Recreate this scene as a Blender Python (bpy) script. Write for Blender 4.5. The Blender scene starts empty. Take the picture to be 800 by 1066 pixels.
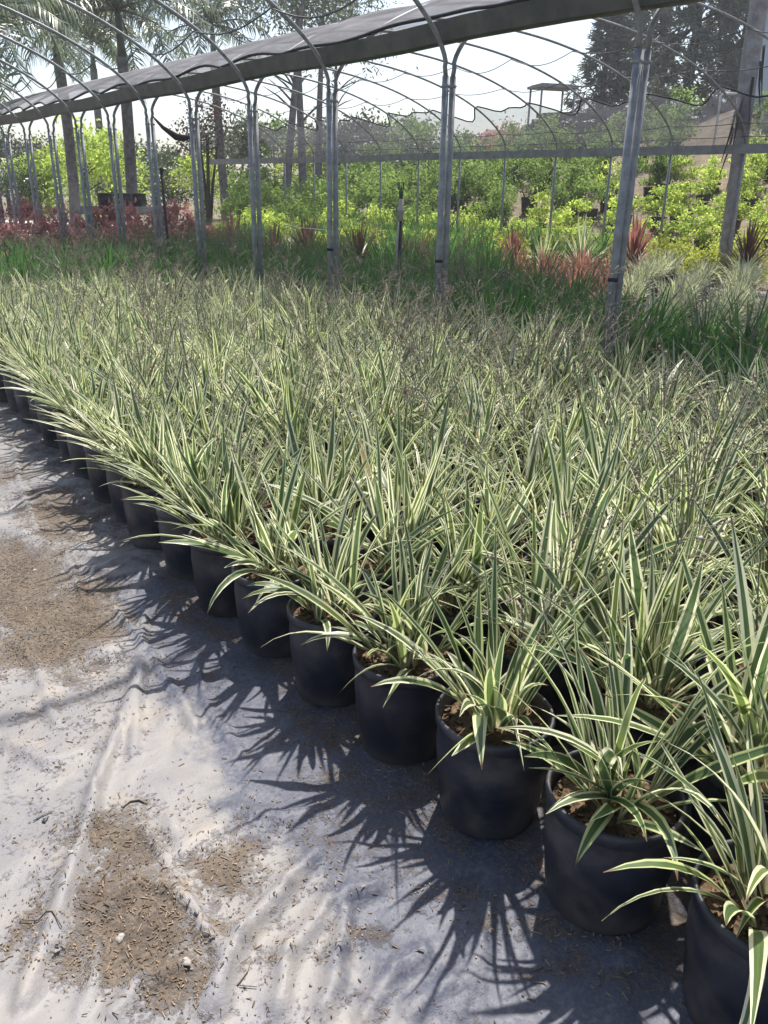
import bpy, math, random
import numpy as np
from mathutils import Vector, Matrix
R = math.radians
rng = random.Random(7)
sc = bpy.context.scene
COL = sc.collection

# ------------------------------------------------------------------ frame of reference
# world X = v (across the beds, away from the path), world Y = u (along the rows), Z up
F_PX, PITCH, ROLL, PSI, EYE = 845.0, 0.375, 0.0158, 0.6735, 1.5
RV = Vector((math.cos(PSI), -math.sin(PSI), 0))
FH = Vector((math.sin(PSI), math.cos(PSI), 0))
FW = FH * math.cos(PITCH) - Vector((0, 0, 1)) * math.sin(PITCH)
DN = -FH * math.sin(PITCH) - Vector((0, 0, 1)) * math.cos(PITCH)
CX = RV * math.cos(ROLL) - DN * math.sin(ROLL)
CDN = RV * math.sin(ROLL) + DN * math.cos(ROLL)


def ray(x, y):
    return FW + CX * ((x - 400) / F_PX) + CDN * ((y - 533) / F_PX)


def on_level(x, y, h=0.0):
    d = ray(x, y)
    t = (h - EYE) / d.z
    return Vector((d.x * t, d.y * t, h))


def out_at(x, dist):
    """horizontal position seen along image column x (near the horizon) at a forward distance"""
    d = ray(x, 200)
    t = dist / (d.x * FH.x + d.y * FH.y)
    return Vector((d.x * t, d.y * t, 0))


def to_pix(p):
    d = Vector(p) - Vector((0, 0, EYE))
    z = d.dot(FW)
    if z < 0.05:
        return None
    return 400 + F_PX * d.dot(CX) / z, 533 + F_PX * d.dot(CDN) / z


def in_view(p, margin=150):
    q = to_pix(p)
    return q is not None and -margin < q[0] < 800 + margin and -margin < q[1] < 1066 + margin


def sstep(a, b, x):
    t = min(1, max(0, (x - a) / (b - a)))
    return t * t * (3 - 2 * t)


def vnoise(x, y, s=0):
    xi, yi = math.floor(x), math.floor(y)
    fx, fy = x - xi, y - yi

    def h(i, j):
        n = math.sin(i * 127.1 + j * 311.7 + s * 74.7) * 43758.5453
        return n - math.floor(n)
    fx = fx * fx * (3 - 2 * fx)
    fy = fy * fy * (3 - 2 * fy)
    return (h(xi, yi) * (1 - fx) + h(xi + 1, yi) * fx) * (1 - fy) + (h(xi, yi + 1) * (1 - fx) + h(xi + 1, yi + 1) * fx) * fy


def fbm(x, y, o=3, s=0):
    a, t, n = 0.5, 0, 0
    for i in range(o):
        t += a * vnoise(x, y, s + i)
        n += a
        a *= .5
        x *= 2.03
        y *= 2.03
    return t / n


def ground_h(v, u):
    """terrain: level nursery yard, then a planted bank rising behind the far tunnel"""
    k = 1 - sstep(17, 34, u)
    r = max(0, v - 15.6)
    return k * (0.31 * min(r, 17) + 0.06 * max(0, r - 17)) + 0.0


# ------------------------------------------------------------------ object helpers
def tag(o, label=None, cat=None, group=None, kind=None):
    if label:
        o['label'] = label
    if cat:
        o['category'] = cat
    if group:
        o['group'] = group
    if kind:
        o['kind'] = kind
    return o


def link(o, parent=None):
    COL.objects.link(o)
    if parent is not None:
        o.parent = parent
    return o


def empty(name, loc=(0, 0, 0), rz=0):
    o = bpy.data.objects.new(name, None)
    o.empty_display_size = .1
    o.location = loc
    o.rotation_euler = (0, 0, rz)
    return link(o)


def copy_thing(root, loc, rz=0, scale=None):
    r = root.copy()
    link(r)
    r.location = loc
    r.rotation_euler = (0, 0, rz)
    if scale:
        r.scale = (scale, scale, scale) if not isinstance(scale, tuple) else scale
    for ch in root.children:
        c = ch.copy()
        link(c, r)
        for g in ch.children:
            link(g.copy(), c)
    return r


class MB:
    """collects polygons; build() links them as one mesh object"""

    def __init__(s):
        s.v, s.f, s.uv, s.a = [], [], [], []
        s.has_uv = False

    def add(s, verts, faces, rnd=0.0, uvs=None):
        b = len(s.v)
        s.v += [tuple(p) for p in verts]
        s.f += [tuple(i + b for i in f) for f in faces]
        s.a += ([rnd] * len(verts)) if not isinstance(rnd, list) else rnd
        if uvs:
            s.has_uv = True
            s.uv += uvs
        else:
            s.uv += [(0.5, 0.5)] * len(verts)

    def box(s, c, d, rz=0, m=None):
        x, y, z = (k / 2 for k in d)
        P = [Vector((sx * x, sy * y, sz * z)) for sz in (-1, 1) for sy in (-1, 1) for sx in (-1, 1)]
        M = Matrix.Rotation(rz, 3, 'Z') if m is None else m
        s.add([M @ p + Vector(c) for p in P],
              [(0, 2, 3, 1), (4, 5, 7, 6), (0, 1, 5, 4), (2, 6, 7, 3), (0, 4, 6, 2), (1, 3, 7, 5)])

    def tube(s, pts, rad, n=8, cap=True, rnd=0.0):
        pts = [Vector(p) for p in pts]
        rs = rad if isinstance(rad, (list, tuple)) else [rad] * len(pts)
        vs, fs = [], []
        t0 = (pts[1] - pts[0]).normalized()
        up = Vector((0, 0, 1)) if abs(t0.z) < .9 else Vector((1, 0, 0))
        side = t0.cross(up).normalized()
        for i, p in enumerate(pts):
            t = (pts[min(i + 1, len(pts) - 1)] - pts[max(i - 1, 0)]).normalized()
            side = (side - t * side.dot(t)).normalized()
            b = t.cross(side)
            for k in range(n):
                a = 2 * math.pi * k / n
                vs.append(p + (side * math.cos(a) + b * math.sin(a)) * rs[i])
        for i in range(len(pts) - 1):
            for k in range(n):
                k2 = (k + 1) % n
                fs.append((i * n + k, i * n + k2, (i + 1) * n + k2, (i + 1) * n + k))
        if cap:
            fs.append(tuple(range(n - 1, -1, -1)))
            fs.append(tuple((len(pts) - 1) * n + k for k in range(n)))
        s.add(vs, fs, rnd)

    def lathe(s, prof, n=24, c=(0, 0, 0), jit=None):
        vs, fs = [], []
        for (r, z) in prof:
            for k in range(n):
                a = 2 * math.pi * k / n
                rr = r if jit is None else r + jit(a, z)
                vs.append((c[0] + rr * math.cos(a), c[1] + rr * math.sin(a), c[2] + z))
        for i in range(len(prof) - 1):
            for k in range(n):
                k2 = (k + 1) % n
                fs.append((i * n + k, i * n + k2, (i + 1) * n + k2, (i + 1) * n + k))
        s.add(vs, fs)

    def mesh(s, name, mat, smooth=True):
        me = bpy.data.meshes.new(name)
        me.from_pydata(s.v, [], s.f)
        at = me.attributes.new('rnd', 'FLOAT', 'POINT')
        at.data.foreach_set('value', s.a)
        if s.has_uv:
            ul = me.uv_layers.new(name='UVMap')
            li = np.empty(len(me.loops), dtype=np.int32)
            me.loops.foreach_get('vertex_index', li)
            ul.data.foreach_set('uv', np.array(s.uv, dtype=np.float32)[li].ravel())
        if smooth:
            me.polygons.foreach_set('use_smooth', [True] * len(me.polygons))
        for m in (mat if isinstance(mat, list) else [mat]):
            me.materials.append(m)
        me.update()
        return me

    def build(s, name, mat, parent=None, smooth=True, loc=(0, 0, 0)):
        o = bpy.data.objects.new(name, s.mesh(name, mat, smooth))
        o.location = loc
        return link(o, parent)


def sharp(o, ang=40):
    me = o.data
    me.set_sharp_from_angle(angle=R(ang))
    return o


# ------------------------------------------------------------------ materials
def newmat(name):
    m = bpy.data.materials.new(name)
    m.use_nodes = True
    nt = m.node_tree
    nt.nodes.clear()
    out = nt.nodes.new('ShaderNodeOutputMaterial')
    return m, nt, out


class NT:
    def __init__(s, nt):
        s.nt = nt

    def n(s, typ, **kw):
        nd = s.nt.nodes.new('ShaderNode' + typ)
        for k, v in kw.items():
            setattr(nd, k, v)
        return nd

    def l(s, a, b):
        s.nt.links.new(a, b)

    def val(s, x, sock):
        if isinstance(x, (int, float)):
            sock.default_value = x
        elif isinstance(x, (tuple, list)):
            sock.default_value = tuple(x) + ((1,) if len(x) == 3 and len(sock.default_value) == 4 else ())
        else:
            s.l(x, sock)

    def math(s, op, a, b=0.0, c=None, clamp=False):
        nd = s.n('Math', operation=op, use_clamp=clamp)
        s.val(a, nd.inputs[0])
        s.val(b, nd.inputs[1])
        if c is not None:
            s.val(c, nd.inputs[2])
        return nd.outputs[0]

    def mix(s, f, a, b, mode='MIX'):
        nd = s.n('Mix', data_type='RGBA', blend_type=mode)
        s.val(f, nd.inputs[0])
        s.val(a, nd.inputs[6])
        s.val(b, nd.inputs[7])
        return nd.outputs[2]

    def ramp(s, x, lo, hi):
        nd = s.n('MapRange', interpolation_type='SMOOTHSTEP')
        s.val(x, nd.inputs[0])
        nd.inputs[1].default_value = lo
        nd.inputs[2].default_value = hi
        return nd.outputs[0]

    def noise(s, vec, scale, detail=3, rough=.55):
        nd = s.n('TexNoise')
        if vec is not None:
            s.l(vec, nd.inputs['Vector'])
        nd.inputs['Scale'].default_value = scale
        nd.inputs['Detail'].default_value = detail
        nd.inputs['Roughness'].default_value = rough
        return nd.outputs[0]

    def scaled(s, vec, sx, sy, sz=1):
        nd = s.n('Mapping')
        s.l(vec, nd.inputs[0])
        nd.inputs['Scale'].default_value = (sx, sy, sz)
        return nd.outputs[0]

    def attr(s, name):
        return s.n('Attribute', attribute_name=name).outputs['Fac']

    def hsv(s, col, h=.5, sat=1.0, v=1.0):
        nd = s.n('HueSaturation')
        s.val(h, nd.inputs['Hue'])
        s.val(sat, nd.inputs['Saturation'])
        s.val(v, nd.inputs['Value'])
        s.val(col, nd.inputs['Color'])
        return nd.outputs[0]

    def bump(s, h, strength=.3, dist=.01):
        nd = s.n('Bump')
        nd.inputs['Strength'].default_value = strength
        nd.inputs['Distance'].default_value = dist
        s.l(h, nd.inputs['Height'])
        return nd.outputs[0]

    def coord(s, w='Object'):
        return s.n('TexCoord').outputs[w]

    def principled(s, col, rough=.5, spec=.5, normal=None, metal=0.0):
        nd = s.n('BsdfPrincipled')
        s.val(col, nd.inputs['Base Color'])
        s.val(rough, nd.inputs['Roughness'])
        s.val(spec, nd.inputs['Specular IOR Level'])
        s.val(metal, nd.inputs['Metallic'])
        if normal is not None:
            s.l(normal, nd.inputs['Normal'])
        return nd.outputs[0]


def leaf_shader(t, out, col, trans=.4, gloss=.06, rough=.35, tcol=None, normal=None):
    d = t.principled(col, rough, gloss * 8, normal)
    tr = t.n('BsdfTranslucent')
    t.val(col if tcol is None else tcol, tr.inputs['Color'])
    mx = t.n('MixShader')
    mx.inputs[0].default_value = trans
    t.l(d, mx.inputs[1])
    t.l(tr.outputs[0], mx.inputs[2])
    t.l(mx.outputs[0], out.inputs[0])


def mat_variegated(name='variegated_leaf', green=(.058, .098, .036), cream=(.80, .78, .54), edge=.56):
    m, nt, out = newmat(name)
    t = NT(nt)
    uv = t.n('UVMap').outputs[0]
    sp = t.n('SeparateXYZ')
    t.l(uv, sp.inputs[0])
    x, y = sp.outputs[0], sp.outputs[1]
    rnd = t.attr('rnd')
    orn = t.n('ObjectInfo').outputs['Random']
    s = t.math('MULTIPLY', t.math('ABSOLUTE', t.math('SUBTRACT', x, .5)), 2)
    comb = t.n('CombineXYZ')
    t.l(t.math('MULTIPLY', x, 22), comb.inputs[0])
    t.l(t.math('MULTIPLY', y, 1.3), comb.inputs[1])
    t.l(t.math('MULTIPLY', rnd, 57), comb.inputs[2])
    st = t.noise(comb.outputs[0], 1.0, 2)
    # width of the green centre changes from leaf to leaf
    e = t.math('ADD', t.math('MULTIPLY', rnd, .36), edge - .18)
    k = t.math('ADD', s, t.math('MULTIPLY', t.math('SUBTRACT', st, .5), .5))
    mask = t.ramp(t.math('SUBTRACT', k, e), -.05, .06)
    g1 = t.mix(t.ramp(st, .35, .7), green, tuple(c * 1.9 for c in green))
    g2 = t.mix(t.ramp(t.math('FRACT', t.math('MULTIPLY', rnd, 7.31)), .6, 1), g1, (.15, .21, .045))
    cr = t.mix(t.ramp(t.math('FRACT', t.math('MULTIPLY', rnd, 3.77)), .3, 1), cream, (.62, .68, .30))
    col = t.mix(mask, g2, cr)
    # paler straw coloured sheath at the base, brown burnt tips on some leaves
    col = t.mix(t.ramp(y, .22, 0.02), col, (.52, .47, .27))
    tip = t.math('MULTIPLY', t.ramp(t.math('ADD', y, t.math('MULTIPLY', st, .12)), .97, 1.04),
                 t.ramp(t.math('FRACT', t.math('MULTIPLY', rnd, 11.3)), .35, .45))
    col = t.mix(tip, col, (.16, .085, .045))
    dry = t.ramp(t.math('FRACT', t.math('MULTIPLY', rnd, 17.9)), .995, .998)
    col = t.mix(t.math('MULTIPLY', dry, .75), col, (.42, .31, .17))
    col = t.hsv(col, .5, 1.0, t.math('ADD', t.math('MULTIPLY', orn, .3), .85))
    col = t.mix(t.math('MULTIPLY', t.ramp(t.noise(t.coord('Object'), 9, 3), .45, .75), .22), col, (.30, .33, .26))
    ridg = t.bump(t.noise(comb.outputs[0], 2.2, 1), .25, .002)
    leaf_shader(t, out, col, .44, .06, .36, None, ridg)
    return m


def mat_leaf(name, c1, c2, trans=.4, gloss=.05, rough=.4, vary=.35):
    m, nt, out = newmat(name)
    t = NT(nt)
    rnd = t.attr('rnd')
    orn = t.n('ObjectInfo').outputs['Random']
    col = t.mix(rnd, c1, c2)
    nz = t.noise(t.coord('Object'), 4, 2)
    col = t.mix(t.math('MULTIPLY', t.ramp(nz, .35, .7), .35), col, tuple(min(1, c * 1.5) for c in c2))
    col = t.hsv(col, .5, 1.0, t.math('ADD', t.math('MULTIPLY', orn, vary), 1 - vary / 2))
    leaf_shader(t, out, col, trans, gloss, rough)
    return m


def mat_plain(name, c1, c2=None, rough=.6, spec=.4, scale=8, bump=.15, metal=0.0, dist=.005):
    m, nt, out = newmat(name)
    t = NT(nt)
    co = t.coord('Object')
    nz = t.noise(co, scale, 4, .6)
    col = t.mix(t.ramp(nz, .3, .72), c1, c2 or tuple(c * .7 for c in c1))
    nb = t.bump(t.noise(co, scale * 5, 3), bump, dist)
    t.l(t.principled(col, rough, spec, nb, metal), out.inputs[0])
    return m


def mat_pot():
    m, nt, out = newmat('black_pot_plastic')
    t = NT(nt)
    co = t.coord('Object')
    sp = t.n('SeparateXYZ')
    t.l(co, sp.inputs[0])
    orn = t.n('ObjectInfo').outputs['Random']
    nz = t.noise(co, 9, 5, .65)
    dust = t.math('MULTIPLY', t.ramp(nz, .40, .72), .6)
    low = t.math('MULTIPLY', t.ramp(t.math('ADD', sp.outputs[2], t.math('MULTIPLY', nz, -.10)), .045, -.04), .55)
    col = t.mix(t.math('ADD', dust, low, clamp=True), (.016, .019, .030), (.11, .095, .085))
    col = t.hsv(col, .5, 1, t.math('ADD', t.math('MULTIPLY', orn, .6), .75))
    sx = t.scaled(co, 1, 1, 40)
    nb = t.bump(t.noise(sx, 3, 2), .12, .002)
    t.l(t.principled(col, t.math('ADD', t.math('MULTIPLY', nz, .25), .36), .5, nb), out.inputs[0])
    return m


def mat_soil(name, c1=(.060, .040, .026), c2=(.17, .115, .07), scale=40, rough=.95):
    m, nt, out = newmat(name)
    t = NT(nt)
    co = t.coord('Object')
    vo = t.n('TexVoronoi')
    t.l(co, vo.inputs['Vector'])
    vo.inputs['Scale'].default_value = scale * 2
    nz = t.noise(co, scale, 4, .7)
    col = t.mix(t.ramp(nz, .3, .75), c1, c2)
    col = t.mix(t.math('MULTIPLY', vo.outputs['Color'], .35), col, c2)
    nb = t.bump(t.math('ADD', nz, vo.outputs['Distance']), .8, .012)
    t.l(t.principled(col, rough, .15, nb), out.inputs[0])
    return m


def mat_steel():
    m, nt, out = newmat('galvanized_steel')
    t = NT(nt)
    co = t.coord('Object')
    nz = t.noise(co, 14, 4, .6)
    n2 = t.noise(t.scaled(co, 1, 1, .12), 30, 3)
    col = t.mix(t.ramp(nz, .3, .7), (.20, .205, .21), (.33, .335, .34))
    col = t.mix(t.math('MULTIPLY', t.ramp(n2, .62, .75), .6), col, (.16, .12, .09))
    t.l(t.principled(col, t.math('ADD', t.math('MULTIPLY', nz, .25), .48), .4, None, .35), out.inputs[0])
    return m


def mat_net(name, col, alpha, wave=60):
    """woven shade cloth: opaque threads with open gaps between them"""
    m, nt, out = newmat(name)
    t = NT(nt)
    co = t.coord('Object')
    nz = t.noise(co, 1.3, 4, .6)
    n2 = t.noise(t.scaled(co, 2.5, .5, 1), 1.1, 3)
    c = t.mix(t.ramp(nz, .3, .7), col, tuple(k * .72 for k in col))
    c = t.mix(t.math('MULTIPLY', t.ramp(n2, .5, .7), .35), c, tuple(min(1, k * 1.5) for k in col))
    df = t.n('BsdfDiffuse')
    t.l(c, df.inputs[0])
    tl = t.n('BsdfTranslucent')
    t.l(c, tl.inputs[0])
    m1 = t.n('MixShader')
    m1.inputs[0].default_value = .35
    t.l(df.outputs[0], m1.inputs[1])
    t.l(tl.outputs[0], m1.inputs[2])
    tp = t.n('BsdfTransparent')
    mx = t.n('MixShader')
    t.l(t.math('ADD', t.math('MULTIPLY', nz, .12), alpha - .06), mx.inputs[0])
    t.l(tp.outputs[0], mx.inputs[1])
    t.l(m1.outputs[0], mx.inputs[2])
    t.l(mx.outputs[0], out.inputs[0])
    return m


def mat_mat():
    """dusty woven weed barrier with soil spilled over it (the 'dirt' attribute says where the soil lies)"""
    m, nt, out = newmat('dusty_weed_barrier')
    t = NT(nt)
    co = t.coord('Object')
    dirt = t.attr('dirt')
    n1 = t.noise(co, 2.2, 5, .6)
    n2 = t.noise(co, 14, 5, .65)
    n3 = t.noise(co, 70, 4, .7)
    n4 = t.noise(t.scaled(co, 3, 1), 40, 3)
    base = t.mix(t.ramp(n1, .3, .7), (.160, .152, .150), (.222, .207, .195))
    base = t.mix(t.math('MULTIPLY', t.ramp(n2, .38, .68), .5), base, (.165, .163, .185))
    base = t.mix(t.math('MULTIPLY', t.ramp(t.noise(co, 5.3, 5, .7), .52, .72), .6), base, (.28, .235, .185))
    # bare bluish plastic where the dust has been rubbed off, small dark specks
    base = t.mix(t.math('MULTIPLY', t.ramp(t.noise(co, 3.1, 4, .7), .56, .74), .42), base, (.12, .128, .17))
    base = t.mix(t.math('MULTIPLY', t.ramp(n3, .66, .74), .55), base, (.16, .12, .09))
    d = t.math('ADD', dirt, t.math('MULTIPLY', t.math('SUBTRACT', n2, .5), .75))
    d = t.math('ADD', d, t.math('MULTIPLY', t.math('SUBTRACT', n3, .5), .9))
    mask = t.ramp(d, .40, .70)
    soil = t.mix(t.ramp(n3, .3, .7), (.066, .052, .040), (.165, .133, .104))
    soil = t.mix(t.math('MULTIPLY', t.ramp(t.noise(co, 6, 4, .65), .42, .66), .6), soil, (.060, .044, .032))
    soil = t.mix(t.math('MULTIPLY', t.ramp(n4, .55, .75), .5), soil, (.27, .20, .135))
    soil = t.mix(t.math('MULTIPLY', t.ramp(n1, .4, .7), .4), soil, (.15, .113, .080))
    col = t.mix(mask, base, soil)
    wv = t.n('TexWave', wave_type='BANDS', bands_direction='X')
    t.l(co, wv.inputs[0])
    wv.inputs['Scale'].default_value = 150
    bare_shade = t.attr('bare_shade')  # bare plastic beside the pots, with deeper shade painted into its colour
    bm = t.ramp(t.math('ADD', bare_shade, t.math('MULTIPLY', t.math('SUBTRACT', n2, .5), .7)), .38, .68)
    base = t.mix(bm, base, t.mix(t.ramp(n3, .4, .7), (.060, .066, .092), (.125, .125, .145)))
    col = t.mix(mask, base, soil)
    hb = t.math('ADD', t.math('MULTIPLY', mask, t.math('MULTIPLY', n3, 2.5)),
                t.math('ADD', t.math('MULTIPLY', n2, .9), t.math('MULTIPLY', wv.outputs[0], .03)))
    nb = t.bump(hb, .55, .012)
    rough = t.math('ADD', t.math('MULTIPLY', mask, .42), t.math('ADD', t.math('MULTIPLY', n2, .22), .40))
    t.l(t.principled(col, rough, .38, nb), out.inputs[0])
    return m


M = {}
M['var'] = mat_variegated()
M['pot'] = mat_pot()
M['soil'] = mat_soil('potting_soil')
M['stalk'] = mat_plain('dry_flower_stalk', (.25, .215, .17), (.14, .115, .09), .8, .2, 20)
M['green'] = mat_leaf('green_strap_leaf', (.026, .085, .020), (.09, .21, .045), .45, .06, .38)
M['pale'] = mat_variegated('pale_striped_leaf', (.10, .16, .06), (.72, .70, .50), .34)
M['lime'] = mat_leaf('lime_leaf', (.11, .22, .035), (.58, .68, .14), .6, .025, .55, .3)
M['yellow'] = mat_leaf('golden_leaf', (.25, .31, .04), (.44, .47, .09), .5, .025, .55, .3)
M['mid'] = mat_leaf('mid_green_leaf', (.085, .16, .036), (.24, .34, .08), .55, .03, .55, .3)
M['deep'] = mat_leaf('deep_green_leaf', (.030, .055, .020), (.070, .10, .035), .3, .06, .4, .35)
M['grey'] = mat_leaf('grey_green_leaf', (.075, .095, .060), (.13, .155, .095), .35, .04, .5, .3)
M['red'] = mat_leaf('burgundy_leaf', (.10, .040, .040), (.50, .22, .20), .45, .08, .35, .4)
M['rust'] = mat_leaf('rust_leaf', (.17, .075, .05), (.38, .19, .13), .4, .07, .38, .3)
M['crimson'] = mat_leaf('crimson_strap_leaf', (.13, .05, .044), (.30, .14, .11), .45, .07, .38, .3)
M['bronze'] = mat_leaf('bronze_strap_leaf', (.075, .035, .030), (.17, .085, .06), .4, .07, .38, .3)
M['palm'] = mat_leaf('palm_frond_leaf', (.075, .105, .065), (.16, .20, .115), .4, .08, .35, .25)
M['conifer'] = mat_leaf('conifer_needles', (.075, .088, .075), (.14, .155, .12), .25, .03, .6, .3)
M['flowers'] = mat_leaf('red_flower_bracts', (.26, .03, .05), (.40, .08, .09), .45, .03, .6, .3)
M['steel'] = mat_steel()
M['gutter'] = mat_plain('weathered_gutter_metal', (.055, .062, .06), (.10, .105, .10), .5, .4, 5, .1, .3)
M['cloth'] = mat_net('grey_shade_cloth', (.285, .28, .295), .74)
M['net'] = mat_net('sheer_shade_net', (.15, .15, .18), .48)
M['hem'] = mat_plain('black_hem', (.016, .016, .020), (.03, .03, .036), .7, .3, 20)
M['cable'] = mat_plain('dark_wire', (.05, .05, .055), (.09, .09, .095), .5, .4, 20)
M['plank'] = mat_plain('grey_board', (.22, .22, .225), (.33, .325, .32), .75, .3, 6, .2)
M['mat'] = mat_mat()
M['earth'] = mat_soil('bare_earth', (.095, .078, .055), (.20, .16, .115), 3)
M['bark'] = mat_plain('grey_bark', (.40, .37, .35), (.25, .22, .21), .9, .2, 7, .6, 0, .03)
M['palmbark'] = mat_plain('palm_trunk_bark', (.27, .245, .235), (.13, .115, .11), .9, .2, 7, .6, 0, .03)
M['darkbark'] = mat_plain('dark_bark', (.09, .075, .062), (.05, .042, .036), .9, .2, 6, .6, 0, .03)
M['timber'] = mat_plain('dark_timber', (.060, .052, .050), (.11, .095, .088), .85, .3, 3, .5, 0, .02)
M['chip'] = mat_leaf('wood_chip', (.075, .050, .032), (.30, .22, .15), 0.0, .02, .9, .0)
M['stone'] = mat_plain('pale_pebble', (.34, .31, .28), (.22, .20, .175), .8, .3, 30)
M['white'] = mat_plain('white_pipe', (.72, .72, .70), (.55, .55, .54), .5, .4, 8)
M['cream'] = mat_plain('cream_stucco', (.62, .55, .46), (.52, .46, .38), .85, .3, 3)
M['roof'] = mat_plain('clay_roof', (.28, .14, .095), (.20, .10, .07), .85, .3, 5)
M['bluemetal'] = mat_plain('pale_blue_sheet_metal', (.42, .50, .58), (.36, .43, .52), .45, .5, 2)
M['dark'] = mat_plain('black_plastic', (.02, .021, .024), (.03, .03, .032), .5, .4, 10)
M['brass'] = mat_plain('green_sprinkler_plastic', (.06, .12, .10), (.03, .07, .06), .5, .4, 30)
M['pvc'] = mat_plain('weathered_pvc', (.50, .45, .42), (.38, .34, .32), .6, .4, 20)
M['concrete'] = mat_plain('pale_concrete', (.55, .53, .50), (.44, .42, .40), .9, .2, 2, .2)
M['glass'] = mat_plain('dark_window_glass', (.03, .035, .04), (.04, .045, .05), .1, .5, 2, 0)
M['plum'] = mat_leaf('plum_leaf', (.085, .045, .042), (.20, .105, .09), .4, .04, .5, .2)

ORD = ['first', 'second', 'third', 'fourth', 'fifth', 'sixth', 'seventh', 'eighth', 'ninth', 'tenth', 'eleventh', 'twelfth',
       'thirteenth', 'fourteenth', 'fifteenth', 'sixteenth', 'seventeenth', 'eighteenth', 'nineteenth', 'twentieth', 'twenty-first',
       'twenty-second', 'twenty-third', 'twenty-fourth', 'twenty-fifth', 'twenty-sixth', 'twenty-seventh', 'twenty-eighth', 'twenty-ninth', 'thirtieth']

# ------------------------------------------------------------------ leaves
COLS = (-1, -.55, 0, .55, 1)


def strap(mb, base, az, el, length, width, droop, rnd, nseg=8, fold=.35, twist=0.0, side=0.0, power=1.7):
    """one strap leaf: a folded tapering blade along an arching midrib"""
    p = Vector(base)
    vs, fs, uv = [], [], []
    step = length / nseg
    for i in range(nseg + 1):
        t = i / nseg
        e = el - droop * t ** power
        a = az + side * t * t
        d = Vector((math.cos(a) * math.cos(e), math.sin(a) * math.cos(e), math.sin(e)))
        w = width * .5 * (min(1, .45 + 1.9 * t) if t < .4 else 1.0) * (1 - max(0, (t - .45) / .55) ** 1.8) + .0006
        tw = twist * t
        sd = Vector((-math.sin(a), math.cos(a), 0))
        nr = sd.cross(d) * -1
        if nr.z < 0 and e < 1.5:
            nr = nr
        s2 = sd * math.cos(tw) + nr * math.sin(tw)
        n2 = nr * math.cos(tw) - sd * math.sin(tw)
        fo = fold * (1.1 - .75 * t)
        for c in COLS:
            vs.append(p + s2 * (c * w) - n2 * (-abs(c) * w * fo))
            uv.append((c * .5 + .5, t))
        p = p + d * step
    k = len(COLS)
    for i in range(nseg):
        for j in range(k - 1):
            fs.append((i * k + j, i * k + j + 1, (i + 1) * k + j + 1, (i + 1) * k + j))
    mb.add(vs, fs, rnd, uv)


def flax(seed, shoots=8, per=7, L=.46, W=.031, spread=1.0, lean=None, z0=.265, r0=.075, nseg=8):
    """a clump of fans: each fan carries two ranks of strap leaves, the outer ones arching over"""
    r = random.Random(seed)
    mb = MB()
    for s in range(shoots):
        a0 = s / shoots * 2 * math.pi + r.uniform(-.4, .4)
        rr = r0 * math.sqrt(r.random())
        bx, by = rr * math.cos(a0), rr * math.sin(a0)
        fan = r.uniform(0, math.pi)
        tilt = r.uniform(.0, .35) * spread
        for i in range(per):
            sgn = 1 if i % 2 else -1
            q = (i + r.uniform(-.3, .3)) / (per - 1)
            q = min(1, max(0, q))                    # 0 = oldest outside leaf, 1 = young centre leaf
            az = fan + (0 if sgn > 0 else math.pi) + r.uniform(-.35, .35)
            el = R(38 + 46 * q) + r.uniform(-.12, .12)
            dr = (1.25 - .95 * q) * r.uniform(.45, 1.15) * spread
            ln = L * r.uniform(.5, 1.05) * (.78 + .28 * math.sin(q * 2.6))
            d = Vector((math.cos(az) * math.cos(el), math.sin(az) * math.cos(el), math.sin(el)))
            d += Vector((math.cos(a0), math.sin(a0), 0)) * tilt
            if lean is not None:
                d += Vector((lean[0], lean[1], 0)) * r.uniform(.1, 1.0) * (1.15 - .6 * q)
            d.normalize()
            az2, el2 = math.atan2(d.y, d.x), max(R(26), math.asin(d.z))
            strap(mb, (bx + .012 * math.cos(az), by + .012 * math.sin(az), z0 + r.uniform(-.005, .02)), az2, el2, ln,
                  W * r.choice((.45, .6, .75, .9, 1.05, 1.2)) * r.uniform(.9, 1.1), dr, r.random(), nseg, r.uniform(.25, .55), r.uniform(-1.1, 1.1), r.uniform(-.55, .55))
    return mb


def stalks(seed, n=3, h=.62, z0=.27):
    """wiry flower stems that fork into an open panicle"""
    r = random.Random(seed)
    mb = MB()
    for k in range(n):
        a = r.uniform(0, 6.28)
        b = Vector((.05 * math.cos(a), .05 * math.sin(a), z0))
        ln = Vector((r.uniform(-.3, .3), r.uniform(-.3, .3), 1)).normalized()
        H = h * r.uniform(.8, 1.15)
        pts = [b + ln * H * t + Vector((r.uniform(-.012, .012), r.uniform(-.012, .012), 0)) for t in (0, .3, .6, .8, 1)]
        mb.tube(pts, [.0018, .0017, .0015, .0012, .0008], 4)
        for j in range(r.randint(7, 11)):
            t = r.uniform(.5, 1)
            p = b + ln * H * t
            aa = r.uniform(0, 6.28)
            d = Vector((math.cos(aa), math.sin(aa), r.uniform(.2, 1.1))).normalized()
            e = p + d * r.uniform(.05, .15)
            mb.tube([p, (p + e) / 2 + Vector((0, 0, .008)), e], .0009, 3)
            for q in range(3):
                f = e + Vector((r.uniform(-.03, .03), r.uniform(-.03, .03), r.uniform(-.005, .04)))
                mb.tube([(p + e) / 2 if q == 0 else e, f], .0008, 3)
                c = f
                s = .0032
                mb.add([c + Vector((s, 0, 0)), c + Vector((-s, 0, 0)), c + Vector((0, s, 0)), c + Vector((0, -s, 0)), c + Vector((0, 0, s * 1.5)), c - Vector((0, 0, s * 1.5))],
                       [(0, 2, 4), (2, 1, 4), (1, 3, 4), (3, 0, 4), (2, 0, 5), (1, 2, 5), (3, 1, 5), (0, 3, 5)])
    return mb


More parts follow.
